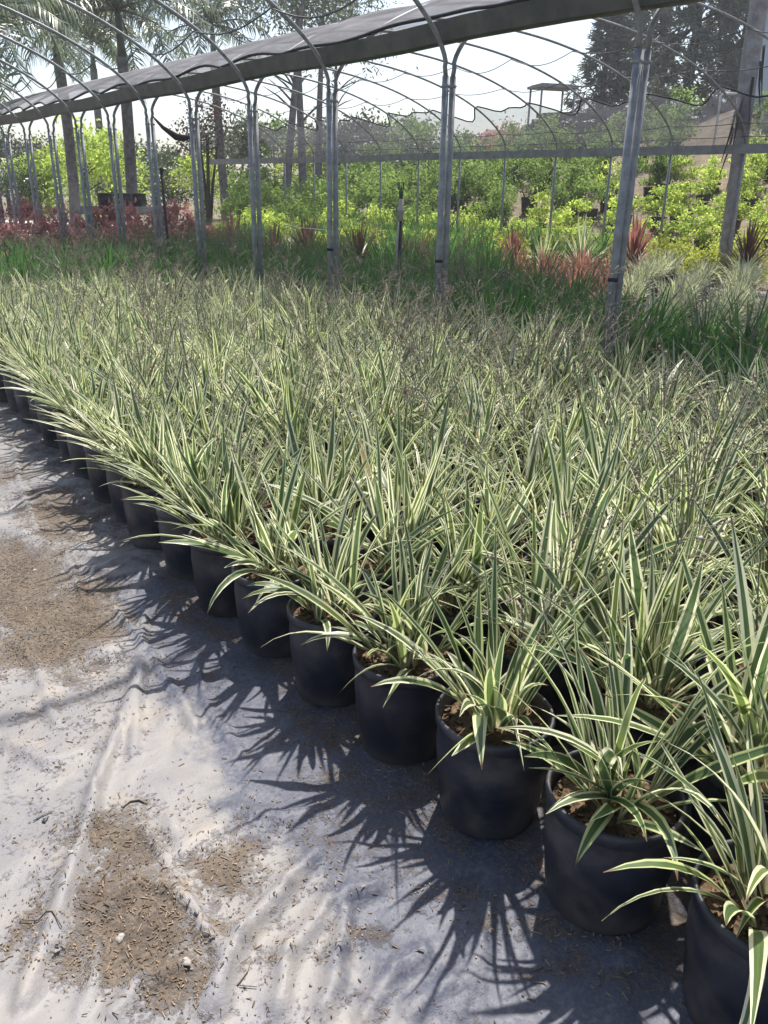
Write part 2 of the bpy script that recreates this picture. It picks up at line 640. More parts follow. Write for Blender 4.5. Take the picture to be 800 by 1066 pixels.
def pot_mesh(rt=.145, rb=.124, h=.30):
    mb = MB()
    mb.lathe([(0.001, .004), (rb - .012, .002), (rb, .010), (rb + .004, .05), (rb + .0055, .052), (rb + .012, h * .42), (rb + .0135, h * .425), (rb + .018, h * .7), (rt - .006, h - .034), (rt - .005, h - .032), (rt + .001, h - .030),
              (rt + .003, h - .006), (rt, h), (rt - .006, h), (rt - .008, h - .008), (rt - .012, h - .05), (rt - .016, h - .075)], 40)
    return mb.mesh('pot', M['pot'])


def soil_mesh(r=.131, z=.262):
    mb = MB()
    rr = random.Random(3)
    vs = [(0, 0, z + .012)]
    fs = []
    n = 28
    rings = 6
    for i in range(1, rings + 1):
        for k in range(n):
            a = 2 * math.pi * k / n
            q = r * i / rings
            vs.append((q * math.cos(a), q * math.sin(a), z + (rr.uniform(-.006, .009) if i < rings else -.006) + .010 * (1 - i / rings)))
    for k in range(n):
        fs.append((0, 1 + k, 1 + (k + 1) % n))
    for i in range(rings - 1):
        for k in range(n):
            k2 = (k + 1) % n
            fs.append((1 + i * n + k, 1 + (i + 1) * n + k, 1 + (i + 1) * n + k2, 1 + i * n + k2))
    mb.add(vs, fs)
    for _ in range(90):                                # loose bark crumbs
        a, q = rr.uniform(0, 6.28), r * .95 * math.sqrt(rr.random())
        s = rr.uniform(.003, .008)
        mb.box((q * math.cos(a), q * math.sin(a), z + .009), (s * 2.4, s, s), 0,
               Matrix.Rotation(rr.uniform(0, 6), 3, 'Z') @ Matrix.Rotation(rr.uniform(-.7, .7), 3, 'X'))
    return mb.mesh('soil', M['soil'], False)


POT, SOIL = pot_mesh(), soil_mesh()


def ob(name, me, parent, rz=0, scale=1):
    o = bpy.data.objects.new(name, me)
    o.rotation_euler = (0, 0, rz)
    o.scale = (scale,) * 3
    return link(o, parent)


# ------------------------------------------------------------------ ground, weed barrier
def row_bend(u):
    """the front row drifts away from the path towards its far end"""
    return 0.26 * sstep(1.9, 6.3, u)


def terrain():
    mb = MB()
    xs = [-60, -30, -15, -7] + [x * 1.5 for x in range(-2, 30)] + [50, 60, 80, 120, 180]
    ys = [-60, -30, -12] + [y * 2.0 for y in range(-4, 32)] + [75, 95, 130, 180]
    vs = [(x, y, ground_h(x, y) - .03 + ((fbm(x * .4, y * .4) - .5) * .35 if x > 17 else 0)) for y in ys for x in xs]
    n = len(xs)
    fs = [(j * n + i, j * n + i + 1, (j + 1) * n + i + 1, (j + 1) * n + i) for j in range(len(ys) - 1) for i in range(n - 1)]
    mb.add(vs, fs)
    tag(mb.build('ground', M['earth']), kind='structure')


# wrinkles of the sheet, as runs of pixels seen in the photograph and laid down on the ground
RIDGES = [([(62, 1000), (84, 900), (100, 830), (128, 760), (150, 700)], .020, .016), ([(140, 790), (146, 700), (152, 640)], .018, .011),
          ([(25, 1060), (55, 980), (76, 910)], .022, .018), ([(215, 1060), (250, 985), (300, 930), (330, 900)], .022, .017),
          ([(165, 930), (200, 950), (235, 1010), (232, 1060)], .018, .013), ([(290, 1060), (300, 1000), (345, 950), (395, 930)], .020, .015),
          ([(340, 1060), (352, 1000), (362, 940)], .02, .015), ([(150, 870), (175, 905), (190, 945)], .014, .010), ([(176, 860), (196, 900)], .013, .009),
          ([(380, 1066), (410, 1020), (440, 1000)], .02, .012), ([(120, 640), (160, 690), (205, 765)], .018, .011),
          ([(70, 580), (90, 640)], .014, .008), ([(45, 520), (75, 560), (100, 590)], .014, .008), ([(60, 590), (100, 600), (130, 585)], .015, .009),
          ([(15, 470), (22, 510), (40, 560)], .016, .009), ([(85, 1066), (100, 1030), (106, 990)], .016, .010), ([(0, 660), (40, 700), (60, 760)], .016, .009),
          ([(205, 690), (215, 740), (250, 790)], .016, .008), ([(430, 1060), (470, 1030)], .02, .01), ([(10, 780), (50, 800), (85, 790)], .02, .009),
          ([(120, 1066), (150, 1030), (190, 1015)], .018, .011), ([(250, 850), (300, 860), (330, 850)], .02, .008)]
# heaps of soil spilled on it: pixel centre, half width, half height, strength
DIRT = [(140, 960, 85, 62, .82), (125, 885, 45, 40, .70), (190, 1010, 60, 50, .68), (245, 895, 45, 24, .66), (20, 960, 22, 40, .55), (60, 660, 80, 50, .82), (20, 610, 60, 60, .80),
        (95, 640, 50, 40, .7), (60, 540, 60, 60, .62), (20, 500, 50, 40, .50), (110, 560, 60, 30, .42), (5, 690, 40, 40, .5), (350, 985, 40, 25, .5), (290, 985, 30, 30, .48),
        (430, 905, 70, 40, .30), (470, 950, 80, 50, .42), (350, 810, 60, 30, .45), (250, 715, 50, 30, .38), (560, 1010, 60, 40, .5), (180, 650, 60, 40, .4), (100, 480, 50, 40, .42),
        (200, 790, 40, 20, .2), (470, 880, 60, 30, .5), (400, 840, 40, 26, .5), (290, 770, 50, 20, .4), (560, 960, 50, 30, .5), (640, 1040, 50, 40, .55)]


def ground_list():
    ridges = []
    for pts, w, h in RIDGES:
        P = [on_level(x, y) for x, y in pts]
        ridges.append(([(p.x, p.y) for p in P], w, h))
    dirt = []
    for x, y, rx, ry, s in DIRT:
        c = on_level(x, y)
        ex = on_level(x + rx, y) - c
        ey = on_level(x, min(1060, y + ry)) - c if y + ry < 1066 else c - on_level(x, y - ry)
        dirt.append((c, Matrix(((ex.x, ey.x), (ex.y, ey.y))).inverted_safe(), s))
    return ridges, dirt


RIDGE_W, DIRT_W = ground_list()


def mat_height(x, y):
    z = (fbm(x * 1.6, y * 1.6, 2, 5) - .5) * .03 + (fbm(x * 6, y * 6, 3, 9) - .5) * .034
    # faint long folds
    z += .022 * max(0, math.sin((x * .9 + y * .55) * 9 + 3 * fbm(x * 2, y * 2, 2, 3))) ** 6 * fbm(x * 1.3, y * 1.3, 2, 21)
    z += .020 * max(0, math.sin((x * .35 - y * .9) * 17 + 5 * fbm(x * 1.7, y * 1.7, 2, 41))) ** 8 * max(0, fbm(x * 2.1, y * 2.1, 2, 77) - .35) * 2
    for P, w, h in RIDGE_W:
        for (ax, ay), (bx, by) in zip(P[:-1], P[1:]):
            if min(ax, bx) - .1 > x or max(ax, bx) + .1 < x or min(ay, by) - .1 > y or max(ay, by) + .1 < y:
                continue
            dx, dy = bx - ax, by - ay
            t = max(0, min(1, ((x - ax) * dx + (y - ay) * dy) / (dx * dx + dy * dy)))
            d = math.hypot(x - ax - dx * t + .012 * (vnoise(x * 30, y * 30) - .5), y - ay - dy * t + .012 * (vnoise(x * 30, y * 30, 4) - .5))
            z = max(z, z * .5 + 2.1 * h * math.exp(-(d / w) ** 2)) if d < .09 else z
    return z


def dirt_at(x, y):
    m = 0
    wx = .20 * (fbm(x * 5, y * 5, 3, 61) - .5)
    wy = .20 * (fbm(x * 5, y * 5, 3, 87) - .5)
    for c, inv, s in DIRT_W:
        q = inv @ Vector((x - c.x + wx, y - c.y + wy))
        m = max(m, s * (1.25 - q.length * .62))
    # everything under the pots is strewn with soil
    m = max(m, .56 * sstep(.92, 1.2, x - .5 * row_bend(y) + .25 * (fbm(x * 4, y * 4, 2, 33) - .5)))
    m = max(m, .30 + .34 * (fbm(x * 2.2 + 7, y * 2.2, 3, 50) - .45))
    return min(1, max(0, m))


def weed_mat():
    def axis(a, fa, fb, b, fine, coarse):
        o, x = [], a
        while x < b:
            o.append(x)
            x += fine if fa <= x < fb else coarse
        return o + [b]
    xs = axis(-5, -1.1, 1.45, 14.2, .014, .3)
    ys = axis(-3, .2, 5.2, 24, .016, .3)
    n = len(xs)
    vs, dv = [], []
    for y in ys:
        for x in xs:
            near = -1.2 < x < 1.6 and .1 < y < 5.4
            z = mat_height(x, y) * (1 if near else .6)
            edge = min(1, min(x + 5, 14.2 - x, y + 3, 24 - y) / .5)
            vs.append((x, y, .02 * edge + z * (sstep(1.7, 1.3, x) if x > 1.3 else 1) * .9))
            dv.append(dirt_at(x, y) - 13 * max(0, z - .012) if near else (.50 if x > 1.2 else .32 + .25 * fbm(x * .8, y * .8)))
    fs = [(j * n + i, j * n + i + 1, (j + 1) * n + i + 1, (j + 1) * n + i) for j in range(len(ys) - 1) for i in range(n - 1)]
    mb = MB()
    mb.add(vs, fs)
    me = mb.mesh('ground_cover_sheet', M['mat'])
    me.attributes.new('bare_shade', 'FLOAT', 'POINT').data.foreach_set('value', [sstep(.55, 1.0, p[0] - row_bend(p[1]) + .35 * (fbm(p[0] * 2, p[1] * 2, 3, 71) - .5)) * (1 - .6 * sstep(2.2, 3.4, p[1])) for p in vs])  # strip along the pot row: bare sheet, darkened to deepen the shade
    me.attributes.new('dirt', 'FLOAT', 'POINT').data.foreach_set('value', dv)
    o = bpy.data.objects.new('path', me)
    link(o)
    tag(o, 'grey dusty weed barrier sheet with wrinkles and spilled soil', kind='structure')


def debris():
    r = random.Random(11)
    mb = MB()
    n = 0
    while n < 7500:
        px, py = r.uniform(-40, 660), r.uniform(430, 1075)
        p = on_level(px, py)
        if not (-1.3 < p.x < 1.25) or r.random() > (p.length / 3.0) ** 2 * .8 + .12:
            continue
        d = dirt_at(p.x, p.y)
        if r.random() > max(.05, (d - .30) * 2.6):
            continue
        L = r.choice((.003, .003, .004, .004, .005, .005, .006, .007, .009, .016)) * r.uniform(.7, 1.3)
        m = Matrix.Rotation(r.uniform(0, 6.28), 3, 'Z') @ Matrix.Rotation(r.uniform(-.35, .35), 3, 'Y') @ Matrix.Rotation(r.uniform(-.8, .8), 3, 'X')
        b = len(mb.v)
        mb.box((p.x, p.y, .02 + mat_height(p.x, p.y) * .9 + .0022), (L, r.uniform(.0010, .0028), r.uniform(.0010, .002)), 0, m)
        q = r.random() ** 1.3
        for i in range(b, len(mb.v)):
            mb.a[i] = q
        n += 1
    tag(mb.build('wood_chip_litter', M['chip'], None, False), 'brown wood chips and bark crumbs strewn over the spilled soil', 'litter', kind='stuff')
    stones = [(126, 984, .013, 'oval white pebble lying in the large soil patch near the photo bottom'), (196, 1014, .012, 'pale angular pebble right of the oval white pebble on the soil'),
              (77, 908, .008, 'small pale pebble on the wrinkle above the large soil patch'), (62, 1004, .007, 'small pale pebble on the grey sheet below the soil patch'),
              (48, 861, .010, 'dark pebble beside small bark pieces on the clean grey sheet'), (37, 599, .012, 'grey pebble on the upper soil patch beside the path')]
    for i, (x, y, s, lab) in enumerate(stones):
        p = on_level(x, y)
        m = MB()
        k = 10
        prof = [(0.0005, -.5), (.6, -.42), (.95, -.1), (1, .12), (.7, .42), (.3, .55), (0.0005, .58)]
        m.lathe([(a * s * .8, b * s * .65) for a, b in prof], 9, (0, 0, 0), lambda a, z: s * .2 * math.sin(2 * a + i) + s * .13 * math.sin(5 * a + 3 * i + z * 90) + s * .1 * math.sin(3 * a + i))
        o = m.build('pebble', M['dark'] if 'dark' in lab else M['stone'], None, False)
        o.location = (p.x, p.y, .02 + mat_height(p.x, p.y) * .9 + s * .12)
        o.rotation_euler = (0, 0, i * 1.3)
        tag(o, lab, 'pebble', 'pebbles on the grey sheet')
    tw = [([(22, 967), (42, 968), (52, 965), (60, 975), (68, 985)], 'thin crooked twig lying left of the large soil patch'),
          ([(248, 1035), (258, 1020), (262, 1008)], 'bent twig lying on the pale fold near the bottom edge'),
          ([(128, 848), (136, 840), (146, 838), (154, 843)], 'curled dark dead leaf stem resting above the soil patch'),
          ([(36, 862), (45, 857), (55, 853)], 'short bark strip on the clean grey sheet at left'), ([(250, 1035), (268, 1036)], 'short dark stick beside the bent twig'),
          ([(85, 950), (100, 958), (112, 962)], 'stubby broken twig in the middle of the soil patch')]
    for pts, lab in tw:
        P = [on_level(x, y) for x, y in pts]
        c = P[0]
        m = MB()
        q = [Vector((p.x - c.x, p.y - c.y, .004 + mat_height(p.x, p.y) * .9)) for p in P]
        rad = .0032 if 'curled' in lab else .0019
        m.tube(q, [rad * .7] + [rad] * (len(q) - 2) + [rad * .5], 6)
        o = m.build('twig', M['stalk'])
        o.location = (c.x, c.y, .02)
        tag(o, lab, 'twig', 'twigs on the grey sheet')


# ------------------------------------------------------------------ potted flax lilies of the main bed
POT_U = [-.37, -.02, .325, .684, 1.045, 1.392, 1.737, 2.09]
while POT_U[-1] < 9.9:
    POT_U.append(POT_U[-1] + .352)
V_ROW, DV = 1.305, .352


def main_bed():
    inner = [flax(100 + i, 8, 7, .49, .0245, 1.1).mesh('foliage', M['var']) for i in range(11)]
    tall = [flax(140 + i, 8, 7, .54, .027, .75).mesh('foliage', M['var']) for i in range(6)]
    edge = [flax(160 + i, 8, 7, .52, .027, .7, (-.24, .15)).mesh('foliage', M['var']) for i in range(8)]
    close = [flax(180 + i, 8, 6, .47, .0275, 1.25, (-.22, .05)).mesh('foliage', M['var']) for i in range(8)]
    stk = [stalks(200 + i, 2 + i % 3).mesh('flower_stalk', M['stalk']) for i in range(5)]
    r = random.Random(5)
    nu = len(POT_U)
    for j in range(10):
        for i, u0 in enumerate(POT_U):
            u = u0 + .10 + (.176 if j % 2 else 0) + (r.uniform(-.035, .035) if j or i > 8 else 0)
            v = V_ROW - .03 + j * DV + row_bend(u0) * (1 - .1 * j) + (r.uniform(-.03, .03) if j or i > 8 else 0)
            if u > 10.1 - .2 * j or not in_view((v, u, .5), 260):
                continue
            t = empty('striped_flax_lily', (v, u, .012), r.uniform(0, 6.28) if j else 0)
            if j == 0:
                lab = 'striped flax lily in black pot, %s pot from the bottom right corner along the path' % ORD[max(0, i - 2)]
                if i < 2:
                    lab = 'striped flax lily in black pot, %s pot past the bottom right corner along the path' % ('second' if i == 0 else 'first')
            else:
                lab = 'cream striped flax lily crowded in the %s row of pots back from the path' % ORD[j]
            tag(t, lab, 'potted plant', 'variegated flax lilies crowding the bed')
            ob('pot', POT, t, r.uniform(0, 6.28))
            ob('soil', SOIL, t, r.uniform(0, 6.28))
            if j == 0:
                me, rz = (close[i] if i < 8 else edge[i % 8]), r.uniform(-.4, .4)
            elif r.random() < .3:
                me, rz = r.choice(tall), r.uniform(0, 6.28)
            else:
                me, rz = r.choice(inner), r.uniform(0, 6.28)
            f = ob('foliage', me, t, rz, r.uniform(.78, 1.10) + .008 * j if j else (.97 if i < 11 else .86))
            f.location.z = .265 * (1 - f.scale.x)
            if j:
                f.rotation_euler = (r.uniform(-.10, .10), r.uniform(-.10, .10), rz)
            if j and r.random() < (.25 if j < 3 else .5) or (j == 0 and r.random() < .15):
                ob('flower_stalk', r.choice(stk), t, r.uniform(0, 6.28), r.uniform(.9, 1.2))


# ------------------------------------------------------------------ green beds, pale bed, far spiky and shrubby stock
V_POST = 4.737


def green_bed():
    gm = [flax(300 + i, 10, 8, .60, .019, .8, None, .25, .10, 6).mesh('foliage', M['green']) for i in range(6)]
    stk = [stalks(260 + i, 4, .72).mesh('flower_stalk', M['stalk']) for i in range(3)]
    pm = [flax(330 + i, 10, 8, .50, .020, .9, None, .25, .10, 6).mesh('foliage', M['pale']) for i in range(4)]
    r = random.Random(8)
    cnt = {}
    spots = []
    v, a = 5.1, 0
    while v < 13.3:
        d = .44 if v < 6.5 else .58 if v < 9 else .72      # the far pots stand wider apart
        u = 2.2 + (d / 2 if a % 2 else 0)
        while u < 17:
            spots.append((v, u, 'mid'))
            u += d
        v += d
        a += 1
    for a in range(7):
        for b in range(9):
            spots.append((1.7 + a * .46, 10.4 + b * .46 - .16 * a, 'end'))
    for v, u, zone in spots:
        v += r.uniform(-.07, .07)
        u += r.uniform(-.07, .07)
        p = to_pix((v, u, .6))
        if p is None or not (-35 < p[0] < 835 and p[1] < 420):
            continue
        pale = zone == 'mid' and v > 6.2 and p[0] > 640 + r.uniform(-40, 25)
        if zone == 'mid' and 7.9 < v < 11.5 and not pale and p[0] > 520 and p[0] < 665:
            continue
        t = empty('pale_grass_lily' if pale else 'green_strap_lily', (v, u, .012), r.uniform(0, 6.28))
        if pale:
            tag(t, 'pale striped grassy lily standing by the grey tree trunk at right', 'potted plant', 'pale lilies under the far tunnel')
        elif zone == 'mid':
            tag(t, 'dark green strap-leaved lily massed under the far tunnel behind the steel posts', 'potted plant', 'green lilies behind the posts')
        else:
            tag(t, 'green strap-leaved lily beyond the far left end of the striped lilies', 'potted plant', 'green lilies at the end of the bed')
        ob('pot', POT, t, 0, .95)
        ob('foliage', r.choice(pm if pale else gm), t, r.uniform(0, 6.28), r.uniform(.82, 1.12) * (1.0 if pale else 1.0 + .04 * max(0, v - 6.0)))
        if not pale and r.random() < .5:
            ob('flower_stalk', r.choice(stk), t, r.uniform(0, 6.28), 1)


def leafball(seed, n, size, clumps, rx, rz, zc, aspect=.5, jitter=.5):
    """shrub or crown: leaf-sized faces gathered in uneven clumps"""
    r = random.Random(seed)
    mb = MB()
    cl = []
    for _ in range(clumps):
        a, q = r.uniform(0, 6.28), r.random() ** .5
        z = r.uniform(-1, 1)
        k = math.sqrt(max(0, 1 - z * z * .85))
        cl.append((Vector((rx * q * k * math.cos(a), rx * q * k * math.sin(a), zc + rz * z)), r.uniform(.55, 1.15), r.random()))
    for i in range(n):
        c, s, q = r.choice(cl)
        d = Vector((r.gauss(0, 1), r.gauss(0, 1), r.gauss(0, .8)))
        p = c + d * (rx * .22 * s)
        nn = Vector((r.gauss(0, 1), r.gauss(0, 1), r.gauss(.6, .8))).normalized()
        a = nn.orthogonal().normalized()
        a = Matrix.Rotation(r.uniform(0, 6.28), 3, nn) @ a
        b = nn.cross(a)
        L, W = size * r.uniform(.6, 1.3), size * aspect * r.uniform(.6, 1.2)
        mb.add([p - a * L * .5, p + b * W * .5 + nn * W * .12, p + a * L * .5 - nn * L * .1, p - b * W * .5 + nn * W * .12], [(0, 1, 2, 3)],
               min(1, max(0, q * .6 + r.random() * .4)))
    return mb


def stem_mb(r0, h, n, seed, spread):
    r = random.Random(seed)
    mb = MB()
    for k in range(n):
        a = r.uniform(0, 6.28)
        mb.tube([(0.01 * math.cos(a), .01 * math.sin(a), 0), (spread * .4 * math.cos(a), spread * .4 * math.sin(a), h * .5), (spread * math.cos(a), spread * math.sin(a), h)], [r0, r0 * .8, r0 * .4], 5)
    return mb


def spiky(seed, mat, n=46, L=.75, W=.045, trunk=.25, droop=.5, up=.5):
    r = random.Random(seed)
    mb = MB()
    for i in range(n):
        q = (i + .5) / n
        az = i * 2.399 + r.uniform(-.2, .2)
        el = R(-5 + 88 * q ** up) + r.uniform(-.1, .1)
        strap(mb, (0, 0, trunk + .10 * q), az, el, L * r.uniform(.7, 1.05) * (.8 + .3 * q), W * r.uniform(.8, 1.1), droop * (1.2 - q) * r.uniform(.5, 1.2), r.random(), 5, .35, r.uniform(-.4, .4), 0)
    return mb.mesh('foliage', mat)


def far_stock():
    r = random.Random(21)
    # spiky cordylines along the far side of the tunnel
    trunk = MB()
    trunk.tube([(0, 0, 0), (.005, .01, .2), (0, 0, .42)], [.03, .026, .022], 7)
    trunk = trunk.mesh('trunk', M['darkbark'])
    kinds = {'crimson': spiky(1, M['crimson'], 44, .80, .06, .35, .15, .45), 'bronze': spiky(2, M['bronze'], 50, .80, .045, .3, .6, .6),
             'pale': spiky(3, M['pale'], 60, .80, .035, .25, .6, .6), 'rust': spiky(4, M['rust'], 44, .65, .04, .15, .9, .8)}
    sp = [(668, 13.9, 'crimson', .95, 'upright crimson cordyline just right of the nearest steel post'), (539, 14.6, 'crimson', .75, 'slim crimson cordyline between the two far posts right of centre'),
          (505, 14.4, 'rust', .7, 'small rusty cordyline left of the slim crimson cordyline'), (790, 13.9, 'bronze', .95, 'bronze cordyline right of the grey tree trunk at the photo edge'),
          (374, 13.4, 'bronze', .85, 'dark bronze cordyline between the second steel post and the sprinkler stake'), (425, 13.8, 'bronze', .7, 'bronze cordyline half hidden behind the sprinkler stake'),
          (318, 15.0, 'bronze', .9, 'bronze cordyline left of the middle steel post'), (284, 15.2, 'crimson', .7, 'reddish cordyline right of the fourth steel post'),
          (612, 14.2, 'pale', .95, 'pale striped spiky cordyline left of the nearest steel post'), (572, 14.4, 'pale', .8, 'pale green spiky cordyline behind the slim crimson cordyline'),
          (302, 15.6, 'pale', .7, 'pale spiky cordyline behind the bronze one near the middle post'), (650, 14.3, 'crimson', .6, 'low crimson cordyline hidden behind the nearest steel post'),
          (240, 16.5, 'crimson', .8, 'crimson cordyline behind the fifth steel post'), (445, 13.9, 'crimson', .6, 'small crimson cordyline left of the second nearest steel post')]
    for x, D, k, s, lab in sp:
        p = out_at(x, D)
        t = empty('cordyline', (p.x, p.y, .01), r.uniform(0, 6.28))
        s *= 1.1
        t.scale = (s, s, s)
        tag(t, lab, 'cordyline', 'spiky cordylines along the far posts')
        ob('trunk', trunk, t)
        ob('foliage', kinds[k], t)
    # low rust-coloured clumps
    rm = [spiky(30 + i, M['rust'], 60, .5, .03, .12, 1.0, .9) for i in range(3)]
    for i in range(22):
        x = 538 + 5.2 * i + r.uniform(-6, 6)
        p = out_at(x, r.uniform(10.6, 13.0))
        t = empty('rust_flax', (p.x, p.y, .01), r.uniform(0, 6))
        t.scale = (1.0, 1.0, r.uniform(.9, 1.25))
        tag(t, 'low rust-red flax in the patch left of the nearest steel post', 'flax plant', 'rust-red flaxes')
        ob('foliage', r.choice(rm), t)
        ob('pot', POT, t, 0, .8)
    # burgundy shrubs at left
    bm = [leafball(40 + i, 300, .12, 10, .36, .32, .50, .33).mesh('foliage', M['red']) for i in range(4)]
    st = stem_mb(.012, .5, 6, 3, .22).mesh('stem', M['darkbark'])
    n = 0
    for row in range(4):
        for k in range(22):
            x = -20 + k * 11 + r.uniform(-3, 3) + row * 5
            D = 14.0 + row * 1.0 + r.uniform(-.25, .25) + max(0, x - 120) * .018
            if row == 0 and x > 130 or x > 215:
                continue
            p = out_at(x, D)
            if r.random() < .38:
                continue
            t = empty('burgundy_shrub', (p.x, p.y, .01), r.uniform(0, 6))
            t.scale = (1.0, 1.0, r.uniform(.75, 1.15) + .13 * row)
            tag(t, 'pinkish burgundy shrub in the %s row under the left end of the tunnel' % ORD[row], 'shrub', 'burgundy shrubs')
            ob('foliage', r.choice(bm), t)
            ob('stem', st, t)
            n += 1
    # lime shrubs beyond the far posts, then green container shrubs up the bank
    ym = [leafball(60 + i, 520, .085, 14, .42, .26, .36, .5).mesh('foliage', M['yellow']) for i in range(3)]
    lm = [leafball(70 + i, 900, .10, 15, .48, .40, .64, .5).mesh('foliage', M['lime']) for i in range(4)]
    gm = [leafball(80 + i, 1000, .10, 16, .56, .52, .82, .5).mesh('foliage', M['mid']) for i in range(4)]
    potb = pot_mesh(.25, .21, .42)
    for i in range(64):
        if r.random() < .3:
            continue
        x = 225 + (i % 32) * 18.5 + r.uniform(-6, 6)
        D = (15.4 if i < 32 else 16.6) + r.uniform(-.3, .3) + max(0, 400 - x) * .012
        p = out_at(x, D)
        t = empty('golden_shrub', (p.x, p.y, ground_h(p.x, p.y)), r.uniform(0, 6))
        t.scale = (1, 1, r.uniform(.85, 1.2))
        tag(t, 'low golden-leaved shrub in the %s yellow row just beyond the far posts' % ORD[i // 32], 'shrub', 'golden shrubs beyond the far posts')
        ob('foliage', r.choice(ym), t)
        ob('stem', st, t, 0, .8)
    rows = [(17.4, 29, 'lime'), (19.2, 28, 'lime'), (21.0, 27, 'lime'), (23.0, 26, 'mixed'), (25.2, 24, 'mid'), (27.6, 22, 'mid'), (30.2, 21, 'mid'), (33, 18, 'mid')]
    for k, (D0, n, kind) in enumerate(rows):
        for i in range(n):
            x = 250 + i * (610 / n) + r.uniform(-14, 14)
            D = D0 + r.uniform(-.8, .8)
            p = out_at(x, D)
            if (712 < x < 758 and k in (4, 5)) or (k == 5 and x > 700) or (k == 6 and x > 560) or (k == 7 and x > 490):
                continue                              # bare trodden earth on the bank
            z = ground_h(p.x, p.y)
            mk = 'lime' if kind == 'lime' or (kind == 'mixed' and r.random() < .5) else 'mid'
            s = r.uniform(.8, 1.2) * (.58, .68, .78, .9, 1.0, 1.1, 1.2, 1.25)[k]
            t = empty('container_shrub', (p.x, p.y, z - .02), r.uniform(0, 6))
            t.scale = (s, s, s)
            tag(t, '%s shrub in black tub, %s row up the bank behind the far posts' % ('bright lime' if mk == 'lime' else 'mid green', ORD[k]), 'shrub', 'container shrubs on the bank')
            f = ob('foliage', r.choice(lm if mk == 'lime' else gm), t)
            f.location.z = .2
            ob('pot', potb, t)
            ob('stem', st, t, 0, 1.4)


# ------------------------------------------------------------------ shade house
POST_U = [1.75, 3.47, 5.217, 6.795, 8.247, 9.614, 10.85, 12.15, 13.45, 14.75, 16.05, 17.35, 18.65, 19.95, 21.25]
HJ = 2.40
A_ARCH, C_ARCH = 4.63, 1.36


def far_v(u):
    """the far side runs very slightly closer towards its left end"""
    return 14.0 - .10 * (u - 13)


def arch_pt(q, va, vb, rise=C_ARCH):
    """q 0..1 along the hoop from the joint at va to the joint at vb"""
    th = math.pi * q
    mid, a = (va + vb) / 2, (vb - va) / 2
    return mid - a * math.cos(th), HJ + rise * abs(math.sin(th)) ** 1.22


def hoops():
    for i, u in enumerate(POST_U):
        for side in ('near', 'far'):
            if side == 'near':
                va, vb = V_POST - .036, V_POST - 9.3
            else:
                va, vb = V_POST + .036, far_v(u)
            t = empty('tunnel_hoop', (va, u, 0))
            which = ('%s from the right' % ORD[i - 1]) if i else 'outside the right edge'
            tag(t, 'galvanized hoop %s, %s post pair %s' % ('arching over the path' if side == 'near' else 'over the far tunnel', 'at the', which) if i else
                'galvanized hoop %s beyond the right edge' % ('over the path' if side == 'near' else 'of the far tunnel'), 'hoop', 'tunnel hoops over the path' if side == 'near' else 'hoops of the far tunnel')
            s = math.copysign(1, vb - va)
            tilt = rng.uniform(-.02, .02)
            m = MB()
            m.tube([(0, 0, -.1), (0, 0, 1.2), (0, tilt * .5, HJ - .06)], .026, 12)
            m.build('post', M['steel'], t)
            m = MB()
            pts = [(0, tilt * .5, HJ - .06), (s * .012, tilt * .5, HJ)]
            for k in range(1, 64):
                v, z = arch_pt(k / 64, va, vb)
                pts.append((v - va, tilt * .5, z))
            pts.append((vb - va, tilt * .5, HJ - .05))
            m.tube(pts, .018, 10)
            m.build('arch', M['steel'], t)
            m = MB()
            m.tube([(vb - va, tilt * .5, HJ + .02), (vb - va, tilt * .3, 1.2), (vb - va, 0, -.1)], .025, 10)
            m.build('far_post', M['steel'], t)
            m = MB()
            m.lathe([(.0265, -.011), (.029, -.011), (.029, .011), (.0265, .011)], 12, (0, tilt * .45, HJ - .13))
            m.tube([(0, -.045 + tilt * .45, HJ - .13), (0, .045 + tilt * .45, HJ - .13)], .006, 6)
            m.build('clamp', M['steel'], t)
            if side == 'near' and i in (1, 2, 3):
                m = MB()
                zt = .98
                m.lathe([(.029, -.012), (.032, -.012), (.032, .012), (.029, .012)], 14, (0, 0, zt))
                m.build('tie_band', M['hem'], t)


